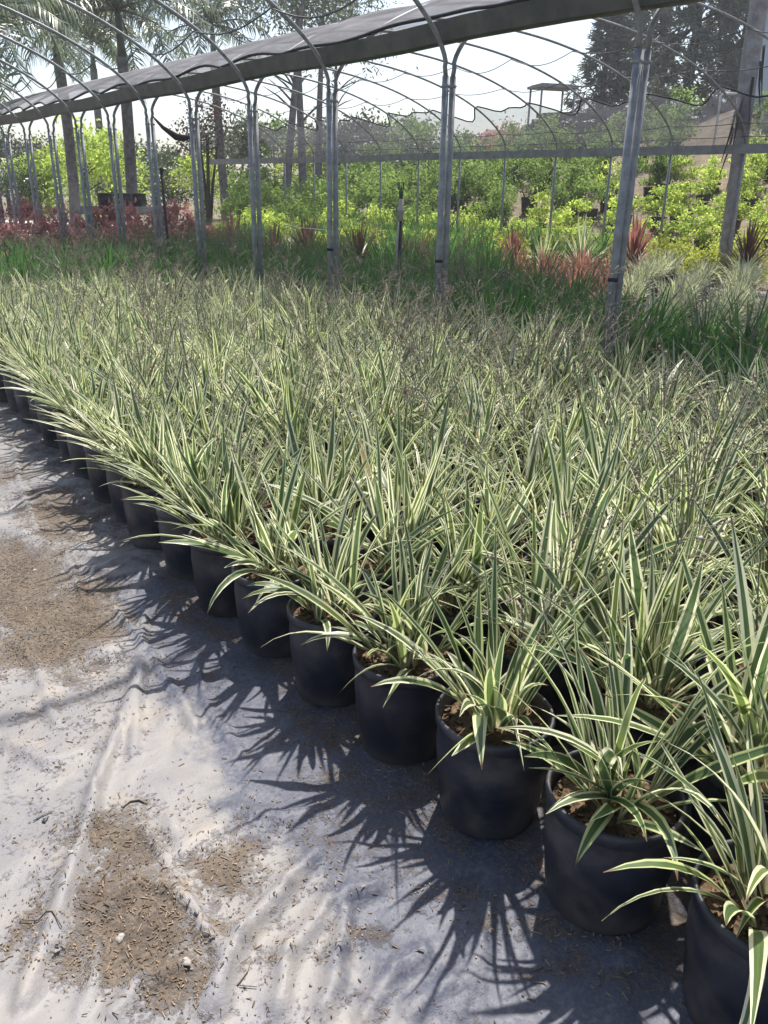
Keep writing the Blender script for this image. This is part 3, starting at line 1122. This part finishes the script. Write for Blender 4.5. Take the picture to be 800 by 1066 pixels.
def canopy():
    u0, u1 = POST_U[0] - 1.2, POST_U[-1] + .6
    # valley gutter between the tunnels
    m = MB()
    prof = [(-.10, .30), (-.095, .30), (-.055, .185), (-.03, .18), (.03, .18), (.055, .185), (.095, .30), (.10, .30), (.06, .165), (.03, .16), (-.03, .16), (-.06, .165)]
    n = len(prof)
    K = 24
    vs = []
    for k in range(K + 1):
        u = u0 + (u1 - u0) * k / K
        sag = .012 * math.sin(k * 1.7)
        vs += [(V_POST + a, u, HJ + b + sag) for a, b in prof]
    fs = [(k * n + j, k * n + (j + 1) % n, (k + 1) * n + (j + 1) % n, (k + 1) * n + j) for k in range(K) for j in range(n)]
    fs += [tuple(range(n)), tuple(K * n + j for j in range(n - 1, -1, -1))]
    m.add(vs, fs)
    o = m.build('valley_gutter', M['gutter'])
    sharp(o)
    tag(o, 'long dark metal valley gutter carried on the row of steel posts', 'gutter')
    # shade cloth over the near half of the far tunnel, its lower hem scalloped between the hoops
    NV = 14

    def cloth_pt(u, k, q0, q1):
        i = max(j for j in range(len(POST_U)) if POST_U[j] <= max(u, POST_U[0]))
        a = POST_U[i]
        b = POST_U[i + 1] if i + 1 < len(POST_U) else a + 1.4
        w = math.sin(math.pi * min(1, max(0, (u - a) / (b - a))))
        hem = .010 + .020 * abs(math.sin(i * 2.1)) * w
        q = q0 + hem + (q1 - q0 - hem + .012 * math.sin(u * 2.1) * w) * k / NV
        v, z = arch_pt(q, V_POST + .045, far_v(u))
        return (v, u, z + .03 - .05 * w * math.sin(math.pi * k / NV) + .012 * math.sin(u * 5 + k))
    us = list(np.linspace(u0 + .4, u1, 150))

    def sheet(q0, q1, name, mat, label, cat):
        mb = MB()
        vs = [cloth_pt(u, k, q0, q1) for u in us for k in range(NV + 1)]
        w = NV + 1
        fs = [(j * w + k, j * w + k + 1, (j + 1) * w + k + 1, (j + 1) * w + k) for j in range(len(us) - 1) for k in range(NV)]
        mb.add(vs, fs)
        root = mb.build(name, mat)
        hb = MB()
        hb.tube([cloth_pt(u, 0, q0, q1) for u in us], .016, 6)
        hb.build('hem_rope', M['hem'], root)
        tag(root, label, cat)
        return root
    sheet(.112, .50, 'shade_cloth', M['cloth'], 'grey shade cloth stretched over the far tunnel roof above the gutter', 'shade cloth')
    # sheer net hanging down the far side from a sagging hem to the side board
    mb = MB()
    NV2 = 10
    hemline = []
    vs = []
    for u in us:
        i = max(j for j in range(len(POST_U)) if POST_U[j] <= max(u, POST_U[0]))
        a = POST_U[i]
        b = POST_U[i + 1] if i + 1 < len(POST_U) else a + 1.4
        w = math.sin(math.pi * min(1, max(0, (u - a) / (b - a))))
        col = []
        qh = .785 + .012 * math.sin(i * 3.1) + (.012 + .05 * abs(math.sin(i * 1.7 + .4))) * w + .01 * math.sin(u * 7.3) * w
        for k in range(NV2 + 1):
            if k <= 7:
                q = qh + (1 - qh) * k / 7
                v, z = arch_pt(q, V_POST + .045, far_v(u))
                z += .028
                v += .03
            else:
                v, z = far_v(u) + .03, HJ + (2.30 - HJ) * (k - 7) / 3
            col.append((v + .04 * w * math.sin(k * .6), u, z - .035 * w * math.sin(math.pi * k / NV2)))
        hemline.append(col[0])
        vs += col
    w = NV2 + 1
    fs = [(j * w + k, j * w + k + 1, (j + 1) * w + k + 1, (j + 1) * w + k) for j in range(len(us) - 1) for k in range(NV2)]
    mb.add(vs, fs)
    net = mb.build('side_net', M['net'])
    tag(net, 'sheer dark shade net along the far side of the tunnel above the grey board', 'shade net')
    hb = MB()
    hb.tube(hemline, .015, 6)
    hb.build('hem_rope', M['hem'], net)
    # board along the far posts
    b = MB()
    y = u0 + 1
    while y < u1:
        L = 3.9
        v0 = far_v(y + L / 2)
        b.box((v0 - .045, y + L / 2, 2.30 + .006 * math.sin(y)), (.035, L - .004, .15), math.atan(.10) if False else .0998)
        y += L
    o = b.build('side_board', M['plank'], None, False)
    tag(o, 'weathered grey board fixed along the far row of posts', 'board')
    # wires strung lengthwise under the hoops
    for q, sagk, lab in ((.90, .05, 'dark wire along the far hoops just above the grey board'), (.72, .10, 'thin sagging wire above the hem of the sheer net'), (.62, .16, 'loose sagging wire under the far tunnel roof'),
                         (.955, .015, 'dark wire pressed against the sheer net at shoulder height')):
        c = MB()
        pts = []
        for k in range(len(POST_U) - 1):
            for s in range(8):
                f = s / 8
                u = POST_U[k] + (POST_U[k + 1] - POST_U[k]) * f
                v, z = arch_pt(q, V_POST + .045, far_v(u))
                pts.append((v, u, z - .03 - sagk * (.5 + .5 * math.sin(k * 2.3) ** 2) * math.sin(math.pi * f)))
        c.tube(pts, .007, 5)
        tag(c.build('sag_wire', M['cable']), lab, 'wire', 'wires strung along the hoops')
    for q, sagk, lab in ((.16, .16, 'sagging wire under the near hoops above the gutter'), (.30, .2, 'upper sagging wire under the near hoops')):
        c = MB()
        pts = []
        for k in range(len(POST_U) - 1):
            for s in range(8):
                f = s / 8
                u = POST_U[k] + (POST_U[k + 1] - POST_U[k]) * f
                v, z = arch_pt(q, V_POST - .045, V_POST - 9.3)
                pts.append((v, u, z - .03 - sagk * (.5 + .5 * math.sin(k * 1.9 + 1) ** 2) * math.sin(math.pi * f)))
        c.tube(pts, .007, 5)
        tag(c.build('sag_wire', M['cable']), lab, 'wire', 'wires strung along the hoops')


def small_fittings():
    # sprinkler riser strapped to a black stake
    p = on_level(416, 290, .62)
    t = empty('sprinkler_riser', (p.x, p.y, 0))
    tag(t, 'black stake with pale pipe riser and green sprinkler head among the green lilies', 'sprinkler')
    m = MB()
    m.tube([(0, 0, -.1), (0, 0, 1.22)], .021, 8)
    m.build('stake', M['dark'], t)
    m = MB()
    m.tube([(-.035, .01, -.1), (-.035, .01, 1.0), (-.01, .005, 1.22)], .013, 8)
    m.build('riser_pipe', M['pvc'], t)
    m = MB()
    m.tube([(0, 0, 1.222), (0, 0, 1.44)], .026, 10)
    m.tube([(0, 0, 1.30), (0, 0, 1.36)], .036, 10)
    m.build('coupling', M['pvc'], t)
    m = MB()
    m.tube([(0, 0, 1.442), (0, 0, 1.50), (0, 0, 1.52)], [.02, .024, .03], 10)
    m.tube([(-.03, 0, 1.53), (-.03, 0, 1.60), (.03, 0, 1.60), (.03, 0, 1.53)], .008, 6)
    m.tube([(0, 0, 1.522), (0, 0, 1.57)], [.016, .006], 8)
    m.build('sprinkler_head', M['brass'], t)
    p = on_level(175, 262, .7)
    m = MB()
    m.tube([(0, 0, -.1), (0.01, 0, .8), (0, 0.01, 1.72)], .02, 8)
    m.lathe([(.0, 1.72), (.028, 1.72), (.028, 1.76), (0.0, 1.765)], 8)
    o = m.build('marker_stake', M['dark'])
    o.location = (p.x, p.y, 0)
    tag(o, 'plain black stake standing in the lilies left of the posts', 'stake')
    # thin irrigation line tied between posts
    m = MB()
    a, b = on_level(296, 233, .92), Vector((V_POST - .08, POST_U[3], 1.16))
    m.tube([a, (a + b) / 2 - Vector((0, 0, .02)), b], .0045, 6)
    tag(m.build('irrigation_line', M['white']), 'thin pale hose tied to the third steel post across the green lilies', 'hose')
    # bundle of rolled cloth hanging from the far side
    p = out_at(188, 19)
    m = MB()
    m.tube([(-.36, .36, .35), (-.2, .2, .12), (0, 0, -.06), (.12, -.1, -.08), (.22, -.2, -.06)], [.015, .04, .075, .07, .03], 10)
    o = m.build('rolled_cloth', M['hem'])
    o.location = (p.x, p.y, 2.6)
    tag(o, 'bundle of black cloth hanging under the tunnel left of the posts', 'cloth roll')


# ------------------------------------------------------------------ trees
def palm_mesh(seed, nf=26, L=2.7):
    r = random.Random(seed)
    mb = MB()
    for i in range(nf):
        az = i * 2.399 + r.uniform(-.25, .25)
        q = i / nf
        el = R(78 - 92 * q) + r.uniform(-.1, .1)
        dr = 1.35 + .4 * r.random()
        ln = L * r.uniform(.85, 1.1)
        p = Vector((0, 0, 0))
        pts, ds = [], []
        ns = 16
        for k in range(ns + 1):
            t = k / ns
            e = el - dr * t ** 1.5
            d = Vector((math.cos(az) * math.cos(e), math.sin(az) * math.cos(e), math.sin(e)))
            pts.append(p.copy())
            ds.append(d)
            p += d * ln / ns
        mb.tube(pts, [.035 - .03 * k / ns for k in range(ns + 1)], 4, True, r.random() * .4)
        sd = Vector((-math.sin(az), math.cos(az), 0))
        for k in range(2, ns + 1):
            for h in range(3):
                for sg in (-1, 1):
                    f = h / 3
                    b = pts[k] - ds[k] * (ln / ns * f)
                    t = k / ns
                    l = .52 * (.5 + 1.0 * math.sin(min(1, t) * 2.6)) * r.uniform(.7, 1.1)
                    d = (sd * sg * r.uniform(.7, 1) + ds[k] * .55 + Vector((0, 0, r.uniform(-.9, .35)))).normalized()
                    m = b + d * l * .5
                    e = m + (d + Vector((0, 0, -.9))).normalized() * l * .5
                    w = ds[k] * .020
                    mb.add([b - w, b + w, m + w, m - w, e], [(0, 1, 2, 3), (3, 2, 4)], r.random())
    return mb.mesh('crown', M['palm'])


def palms():
    pm = [palm_mesh(1, 19), palm_mesh(2, 22, 2.9)]
    spec = [(74, 26, 6.0, 0, 'palm with slim trunk, second from the left above the tunnel'), (137, 24, 5.8, 1, 'palm with thick trunk and wide crown above the left tunnel roof'),
            (-12, 20, 4.9, 1, 'leafy palm at the top left corner with only its fronds in view'), (232, 33, 7.0, 0, 'dark palm crown rising behind the middle of the shade cloth'),
            (112, 38, 7.2, 0, 'farther palm between the slim and the thick palm trunks')]
    r = random.Random(2)
    for x, D, h, k, lab in spec:
        p = out_at(x, D)
        t = empty('palm_tree', (p.x, p.y, 0), r.uniform(0, 6))
        tag(t, lab, 'palm', 'palms beyond the left end of the tunnel')
        m = MB()
        zs = [0, .4, 1.5, 3, h - 2, h - 1.5, h - 1.1]
        m.tube([(0.12 * math.sin(z * .5), .08 * math.cos(z * .4), z) for z in zs], [.24, .19, .16, .15, .15, .15, .145], 12)
        m.build('trunk', M['palmbark'], t)
        m = MB()
        m.tube([(0.12 * math.sin(z * .5), .08 * math.cos(z * .4), z) for z in (h - 1.098, h - .9, h - .3, h)], [.125, .105, .08, .06], 10)
        m.build('crownshaft', M['palm'], t)
        c = ob('crown', pm[k], t, r.uniform(0, 6))
        c.location = (0.12 * math.sin(h * .5), .08 * math.cos(h * .4), h - .05)


def branchy(seed, h, r0, limbs, top, lean=(0, 0)):
    r = random.Random(seed)
    mb = MB()
    P = lambda t: Vector((lean[0] * t + .12 * math.sin(3 * t + seed), lean[1] * t + .12 * math.cos(2.4 * t + seed), h * t))
    o = P(0)
    ts = [0, .04, .12, .3, .5, .7, .88, 1]
    mb.tube([P(t) - Vector((o.x, o.y, 0)) for t in ts], [r0 * 1.5, r0 * 1.15, r0, r0 * .86, r0 * .7, r0 * .5, r0 * .3, r0 * .1], 12)
    for k in range(limbs):
        t = r.uniform(.38, .95)
        b = P(t) - Vector((o.x, o.y, 0))
        a = r.uniform(0, 6.28)
        L = top * r.uniform(.45, 1.0) * (1.15 - t * .6)
        d = Vector((math.cos(a), math.sin(a), r.uniform(.3, .9))).normalized()
        mb.tube([b, b + d * L * .5 + Vector((0, 0, .05 * L)), b + d * L], [r0 * .35 * (1.2 - t), r0 * .2, r0 * .06], 6)
    return mb


def conifer(seed, h, rx, n):
    """a soft dark casuarina-like crown of drooping sprays"""
    r = random.Random(seed)
    mb = MB()
    sprays = []
    for i in range(n):
        t = r.random() ** .85
        z = h * (.14 + .86 * t)
        a = r.uniform(0, 6.28)
        k = rx * 1.25 * (1 - t) ** .75 * (.72 + .22 * math.sin(3 * a + seed + 6 * t) + .22 * math.sin(9 * t + 2 * a)) + .15
        q = k * (.25 + .75 * r.random() ** .6)
        c = Vector((q * math.cos(a), q * math.sin(a), z + r.uniform(-.3, .3)))
        out = Vector((math.cos(a), math.sin(a), r.uniform(-.1, .6))).normalized()
        rn = r.random()
        for j in range(11):
            d = (out + Vector((r.gauss(0, .5), r.gauss(0, .5), r.gauss(-.1, .5)))).normalized()
            L = r.uniform(.25, .6)
            e = c + d * L + Vector((0, 0, -.12))
            s = d.cross(Vector((r.gauss(0, 1), r.gauss(0, 1), r.gauss(0, 1)))).normalized() * r.uniform(.025, .05)
            b = c + Vector((r.gauss(0, .12), r.gauss(0, .12), r.gauss(0, .12)))
            mb.add([b - s, b + s, e + s * .4, e - s * .4], [(0, 1, 2, 3)], min(1, rn * .6 + r.random() * .4))
    return mb


def trees():
    r = random.Random(17)
    # pale trunk at right
    p = out_at(765, 15.6)
    t = empty('eucalyptus_tree', (p.x, p.y, ground_h(p.x, p.y) - .05))
    tag(t, 'pale grey leaning tree trunk standing just outside the far posts at right', 'tree')
    m = MB()
    rt = RV
    zz = [0, .12, .5, 1.1, 2.0, 2.8, 3.6, 4.6, 6.0, 7.5]
    rad = [.20, .15, .125, .11, .115, .13, .15, .15, .12, .07]
    lean = [0, -.01, .0, .0, -.02, -.05, -.08, -.10, -.12, -.12]
    m.tube([(rt.x * l + .02 * math.sin(z * 3), rt.y * l, z) for z, l in zip(zz, lean)], rad, 16)
    for k in range(6):
        a = k * 1.1 + .4
        b = Vector((rt.x * -.1, rt.y * -.1, 5.2 + .35 * k))
        d = Vector((math.cos(a), math.sin(a), .8)).normalized()
        m.tube([b, b + d * 1.1, b + d * 2.3 + Vector((0, 0, .3))], [.11, .07, .02], 8)
    m.build('trunk', M['bark'], t)
    c = leafball(5, 5000, .16, 34, 2.6, 1.9, 8.0, .3)
    c.build('crown', M['grey'], t)
    m = MB()
    for k in range(9):
        a = k * .8
        z = 2.2 + .25 * k
        l = -.05
        m.tube([(rt.x * l + .15 * math.cos(a), rt.y * l + .15 * math.sin(a), z), (rt.x * l + .18 * math.cos(a), rt.y * l + .18 * math.sin(a), z - .35), (rt.x * l + .27 * math.cos(a + .1), rt.y * l + .27 * math.sin(a + .1), z - .8)], [.03, .02, .006], 4)
    m.build('peeling_bark', M['darkbark'], t)
    # dark casuarinas above the timber wall
    cm = [conifer(3, 12, 3.0, 900).mesh('crown', M['conifer']), conifer(9, 9, 2.0, 520).mesh('crown', M['conifer'])]
    tm = branchy(4, 9, .2, 14, 2.2).mesh('trunk', M['darkbark'])
    for x, D, k, s, lab in ((700, 40, 0, 1.12, 'broad dark feathery conifer behind the timber wall at right'), (748, 44, 0, 1.0, 'dark conifer behind the leaning grey trunk'), (618, 40, 1, .78, 'slim paler conifer left of the broad dark conifer'),
                            (655, 46, 0, .95, 'dark conifer behind the top of the nearest steel post'), (810, 42, 0, .9, 'dark conifer at the far right edge')):
        p = out_at(x, D)
        t = empty('conifer_tree', (p.x, p.y, ground_h(p.x, p.y) - .1), r.uniform(0, 6))
        t.scale = (s, s, s)
        tag(t, lab, 'conifer', 'conifers above the timber wall')
        ob('trunk', tm, t)
        ob('crown', cm[k], t)
    # tall trees whose trunks show between the posts
    hm = [leafball(300 + i, 2300, .24, 22, 2.5, 1.9, 8.6, .32).mesh('crown', M['grey']) for i in range(2)]
    for x, D, s, lean, lab in ((294, 31, 1.0, (.7, -.5), 'tall tree with leaning trunk left of the middle steel post'), (317, 33, 1.05, (.1, 0), 'tall tree with straight trunk beside the middle steel post'),
                               (331, 36, 1.05, (.5, .2), 'tall slender tree just left of the middle steel post'), (345, 40, .95, (.2, .1), 'tall tree half hidden behind the middle steel post')):
        p = out_at(x, D)
        t = empty('tall_tree', (p.x, p.y, ground_h(p.x, p.y) - .1), 0)
        t.scale = (s, s, s)
        tag(t, lab, 'tree', 'tall trees behind the tunnel')
        branchy(int(x), 9, .16, 9, 2.4, lean).build('trunk', M['palmbark'], t)
        c = ob('crown', r.choice(hm), t, r.uniform(0, 6))
        c.location = (lean[0] * .9, lean[1] * .9, 0)
    # row of rounded trees on the skyline
    bm = [leafball(400 + i, 2600, .26, 24, 2.0, 1.7, 2.9, .5) for i in range(4)]
    mats = ['grey', 'mid', 'grey', 'deep']
    bm = [b.mesh('crown', M[k]) for b, k in zip(bm, mats)]
    ylw = leafball(410, 2600, .24, 24, 2.0, 1.8, 3.0, .5).mesh('crown', M['lime'])
    tk = branchy(3, 3.6, .16, 8, 1.6).mesh('trunk', M['darkbark'])
    sky = [(262, 40, .95), (290, 46, 1.0), (348, 42, .9), (372, 48, 1.1), (398, 44, .9), (424, 50, 1.05), (450, 46, .85), (476, 52, 1.0), (500, 50, .8), (430, 58, 1.25), (352, 58, 1.3), (235, 48, 1.0), (470, 40, .6), (400, 38, .65),
           (365, 36, .6), (440, 36, .55), (530, 40, .55), (555, 38, .5)]
    for i, (x, D, s) in enumerate(sky):
        p = out_at(x, D)
        t = empty('round_tree', (p.x, p.y, ground_h(p.x, p.y) - .1), r.uniform(0, 6))
        t.scale = (s, s, s)
        tag(t, 'hazy rounded tree on the skyline, %s from the left in the row behind the tunnel' % ORD[sorted(a[0] for a in sky).index(x)], 'tree', 'rounded trees on the skyline')
        ob('trunk', tk, t)
        ob('crown', bm[i % 4], t, r.uniform(0, 6))
    for x, D, s, lab in ((92, 30, .72, 'yellow-green tree behind the thick palm trunk'), (62, 34, .6, 'small yellow-green tree between the left posts'), (212, 36, .6, 'yellow-green tree behind the fourth post from the left'),
                         (38, 34, .55, 'yellow-green tree near the left edge'), (118, 33, .7, 'yellow-green tree right of the slim palm trunk'), (322, 40, .7, 'pale green tree behind the tall straight trunk')):
        p = out_at(x, D)
        t = empty('yellow_tree', (p.x, p.y, -.1), r.uniform(0, 6))
        t.scale = (s, s, s)
        tag(t, lab, 'tree', 'yellow-green trees at left')
        ob('trunk', tk, t)
        ob('crown', ylw, t, r.uniform(0, 6))
    for i, (x, D, s) in enumerate([(-40, 46, 1.1), (8, 50, .9), (50, 55, .9), (150, 55, .9), (180, 46, .75), (20, 33, .45), (100, 58, .8), (160, 36, .5)]):
        p = out_at(x, D)
        t = empty('dark_tree', (p.x, p.y, -.1), r.uniform(0, 6))
        t.scale = (s, s, s)
        tag(t, 'dark green bushy tree beyond the left end of the tunnel, %s from the left' % ORD[sorted([-40, 8, 50, 150, 180, 20, 100, 160]).index(x)], 'tree', 'dark trees at left')
        ob('trunk', tk, t)
        ob('crown', bm[3], t, r.uniform(0, 6))


# ------------------------------------------------------------------ far structures
def far_structures():
    # stacked timber retaining wall at right
    a, b = out_at(555, 38), out_at(775, 33)
    t = empty('timber_wall', (a.x, a.y, 0))
    tag(t, 'dark stacked timber wall on top of the bank at right', 'wall')
    d = b - a
    L = d.length
    rz = math.atan2(d.y, d.x)
    z0 = min(ground_h(a.x, a.y), ground_h(b.x, b.y)) - .2
    r = random.Random(4)
    m = MB()
    for k in range(11):
        x = -.5
        while x < L:
            w = r.uniform(1.6, 2.6)
            c = Vector((x + w / 2, r.uniform(-.04, .04), z0 + .12 + k * .235))
            m.box(Matrix.Rotation(rz, 3, 'Z') @ c, (w - .02, .25, .225), rz)
            x += w
    m.build('timber_stack', M['timber'], t, False)
    m = MB()
    for k in range(10):
        c = Vector((k * L / 9, -.16, z0 + 1.35))
        m.box(Matrix.Rotation(rz, 3, 'Z') @ c, (.12, .10, 2.8), rz)
    m.build('wall_post', M['timber'], t, False)
    m = MB()
    for k in range(46):
        c = Vector((r.uniform(0, L), r.uniform(-.1, .1), z0 + 2.75 + r.uniform(0, .18)))
        m.box(Matrix.Rotation(rz, 3, 'Z') @ c, (r.uniform(.3, .9), .25, r.uniform(.06, .22)), rz + r.uniform(-.2, .2))
    m.build('loose_lumber', M['timber'], t, False)
    # white pipe frames
    for x, D, w, h, lab in ((752, 27, .95, 1.45, 'pale pipe frame at the top of the bank left of the grey trunk'), (805, 25, .8, 1.4, 'pale pipe frame right of the grey trunk')):
        p = out_at(x, D)
        m = MB()
        q = RV
        m.tube([-q * w / 2 + Vector((0, 0, -.1)), -q * w / 2 + Vector((0, 0, h)), -q * (w / 2 - .06) + Vector((0, 0, h + .05)), q * w / 2 + Vector((0, 0, h + .08)), q * w / 2 + Vector((0, 0, -.1))], .035, 8)
        m.tube([-q * w / 2 + Vector((0, 0, h * .5)), q * w / 2 + Vector((0, 0, h * .8))], .022, 6)
        o = m.build('pipe_frame', M['white'])
        o.location = (p.x, p.y, ground_h(p.x, p.y))
        tag(o, lab, 'pipe frame')
    # open shelter with a flat canopy on the bank
    p = out_at(567, 38.5)
    t = empty('open_shelter', (p.x, p.y, ground_h(p.x, p.y)), PSI * -1 + .3)
    tag(t, 'small open shelter with flat canopy on thin posts on the bank', 'shelter')
    zb = 2.0
    m = MB()
    m.box((0, 0, zb + 1.72), (1.75, 1.3, .10))
    m.box((0, 0, zb + 1.79), (1.55, 1.1, .05))
    m.build('canopy', M['plank'], t, False)
    for sx in (-1, 1):
        for sy in (-1, 1):
            m = MB()
            m.tube([(sx * .8, sy * .55, zb - 2.2), (sx * .76, sy * .52, zb + 1.67)], .045, 6)
            m.build('support_post', M['plank'], t)
    m = MB()
    m.box((0, 0, zb - .1), (2.6, 1.7, .12))
    m.box((.0, .5, zb + .28), (1.2, .1, .5))
    m.box((.0, .25, zb + .1), (1.2, .5, .1))
    m.build('deck', M['timber'], t, False)
    # house with clay roof and its flowering shrub
    p = out_at(524, 55)
    t = empty('small_house', (p.x, p.y, ground_h(p.x, p.y)), -PSI)
    tag(t, 'small cream house with low clay roof on the skyline', 'house')
    zf = 3.1
    m = MB()
    m.box((0, 0, zf / 2 + .5), (5.2, 4, zf + 1))
    m.build('wall', M['cream'], t, False)
    m = MB()
    z = zf + 1.0
    m.add([(-2.9, -2.3, z), (2.9, -2.3, z), (2.9, 2.3, z), (-2.9, 2.3, z), (-1.2, 0, z + 1.1), (1.2, 0, z + 1.1)], [(0, 1, 5, 4), (1, 2, 5), (2, 3, 4, 5), (3, 0, 4), (3, 2, 1, 0)])
    m.build('roof', M['roof'], t, False)
    for x in (-1.5, .2, 1.7):
        m = MB()
        m.box((x, -2.01, zf - .1), (.9, .06, .9))
        m.build('window', M['glass'], t, False)
    p = out_at(519, 50)
    t = empty('flowering_shrub', (p.x, p.y, ground_h(p.x, p.y) + .1))
    tag(t, 'red flowering shrub in front of the cream house', 'shrub')
    c = leafball(77, 1500, .2, 16, 1.4, 1.0, 4.0, .6)
    c.build('foliage', M['flowers'], t)
    stem_mb(.06, 3.8, 5, 8, .7).build('stem', M['darkbark'], t)
    # pale blue shed at the right edge
    p = out_at(826, 30)
    t = empty('metal_shed', (p.x, p.y, ground_h(p.x, p.y) - .1), -PSI + .2)
    tag(t, 'pale blue ribbed metal shed at the right edge behind the grey trunk', 'shed')
    m = MB()
    for k in range(16):
        m.box((0, -1.4, .1 + k * .2), (2.4, .05 + (.02 if k % 2 else 0), .198))
    m.box((0, .05, 1.65), (2.38, 2.8, 3.2))
    m.build('wall', M['bluemetal'], t, False)
    m = MB()
    m.box((0, 0, 3.36), (2.7, 3.2, .1))
    m.build('roof', M['plank'], t, False)
    # far left: concrete drive, block wall, dark canvas stall
    m = MB()
    P = [out_at(x, D) for x, D in ((5, 26), (110, 23), (140, 40), (-40, 42))]
    m.add([(q.x, q.y, .006) for q in P], [(0, 1, 2, 3)])
    o = m.build('road', M['concrete'], None, False)
    tag(o, kind='structure')
    p = out_at(216, 31)
    t = empty('plum_tree', (p.x, p.y, 0))
    tag(t, 'dull maroon leaved small tree behind the fifth steel post', 'tree')
    leafball(91, 900, .15, 14, 1.1, .8, 3.5, .5).build('crown', M['plum'], t)
    stem_mb(.07, 3.2, 4, 8, .5).build('trunk', M['darkbark'], t)
    p = out_at(128, 20)
    t = empty('handcart', (p.x, p.y, 0), .5)
    tag(t, 'grey nursery handcart loaded with black tubs beyond the burgundy shrubs', 'cart')
    m = MB()
    m.box((0, 0, .98), (1.9, .9, .06))
    m.box((0, -.44, 1.06), (1.9, .03, .12))
    m.box((0, .44, 1.06), (1.9, .03, .12))
    m.build('deck', M['plank'], t, False)
    for sx in (-1, 1):
        for sy in (-1, 1):
            m = MB()
            m.tube([(sx * .7, sy * .40 - .04, .28), (sx * .7, sy * .40 + .04, .28)], .28, 18)
            m.build('wheel', M['dark'], t)
            m = MB()
            m.tube([(sx * .7, sy * .34, .28), (sx * .7, sy * .34, .95)], .03, 6)
            m.build('leg', M['steel'], t)
    for k, x in enumerate((-.55, .1, .6)):
        q = Matrix.Rotation(.5, 3, 'Z') @ Vector((x, .05, 0))
        o = ob('plant_tub', POT, None)
        o.location = (p.x + q.x, p.y + q.y, 1.012)
        o.scale = (1.2, 1.2, 1.3)
        tag(o, ('left', 'middle', 'right')[k] + ' one of three empty black tubs on the grey handcart', 'tub', 'tubs on the handcart')


# ------------------------------------------------------------------ light, sky, camera
def haze():
    me = bpy.data.meshes.new('haze')
    m, nt, out = newmat('glare_haze_air')  # thin air volume added to imitate veiling lens glare
    t = NT(nt)
    v = t.n('VolumePrincipled')
    v.inputs['Color'].default_value = (.93, .95, 1, 1)
    v.inputs['Density'].default_value = HAZE
    v.inputs['Anisotropy'].default_value = .35
    t.l(v.outputs[0], out.inputs['Volume'])
    b = MB()
    b.box((60, 60, 9), (250, 250, 20.5))
    tag(b.build('haze', m, None, False), kind='stuff')


HAZE = .0013


def lighting():
    SUN_EL = R(62)
    s = (RV * .20 + FH * .97).normalized()
    to_sun = Vector((s.x * math.cos(SUN_EL), s.y * math.cos(SUN_EL), math.sin(SUN_EL)))
    L = bpy.data.lights.new('sun', 'SUN')
    L.energy = 4.6
    L.angle = R(.85)
    L.color = (1, .955, .88)
    o = bpy.data.objects.new('sun', L)
    o.rotation_euler = to_sun.to_track_quat('Z', 'Y').to_euler()
    link(o)
    w = bpy.data.worlds.new('World')
    sc.world = w
    w.use_nodes = True
    nt = w.node_tree
    sky = nt.nodes.new('ShaderNodeTexSky')
    sky.sky_type = 'NISHITA'
    sky.sun_disc = False
    sky.sun_elevation = SUN_EL
    sky.sun_rotation = math.atan2(to_sun.x, to_sun.y)
    sky.air_density = 1.0
    sky.dust_density = 2.2
    sky.ozone_density = 1.0
    bg = nt.nodes['Background']
    nt.links.new(sky.outputs[0], bg.inputs[0])
    bg.inputs[1].default_value = .11


def camera():
    c = bpy.data.cameras.new('camera')
    c.sensor_fit = 'HORIZONTAL'
    c.sensor_width = 36
    c.lens = 36 * F_PX / 800
    c.clip_start = .05
    c.clip_end = 1500
    o = bpy.data.objects.new('camera', c)
    m = Matrix((CX, -CDN, -FW)).transposed().to_4x4()
    o.matrix_world = Matrix.Translation((0, 0, EYE)) @ m
    link(o)
    sc.camera = o


terrain()
weed_mat()
debris()
main_bed()
green_bed()
far_stock()
hoops()
canopy()
small_fittings()
palms()
trees()
far_structures()
haze()
lighting()
camera()
sc.view_settings.view_transform = 'Standard'
sc.view_settings.look = 'None'
sc.view_settings.exposure = 0.95
sc.view_settings.gamma = 1
sc.render.engine = 'CYCLES'
cy = sc.cycles
cy.max_bounces = 8
cy.diffuse_bounces = 3
cy.glossy_bounces = 2
cy.transmission_bounces = 4
cy.transparent_max_bounces = 12
cy.use_denoising = True
cy.caustics_reflective = False
cy.caustics_refractive = False
cy.sample_clamp_indirect = 6
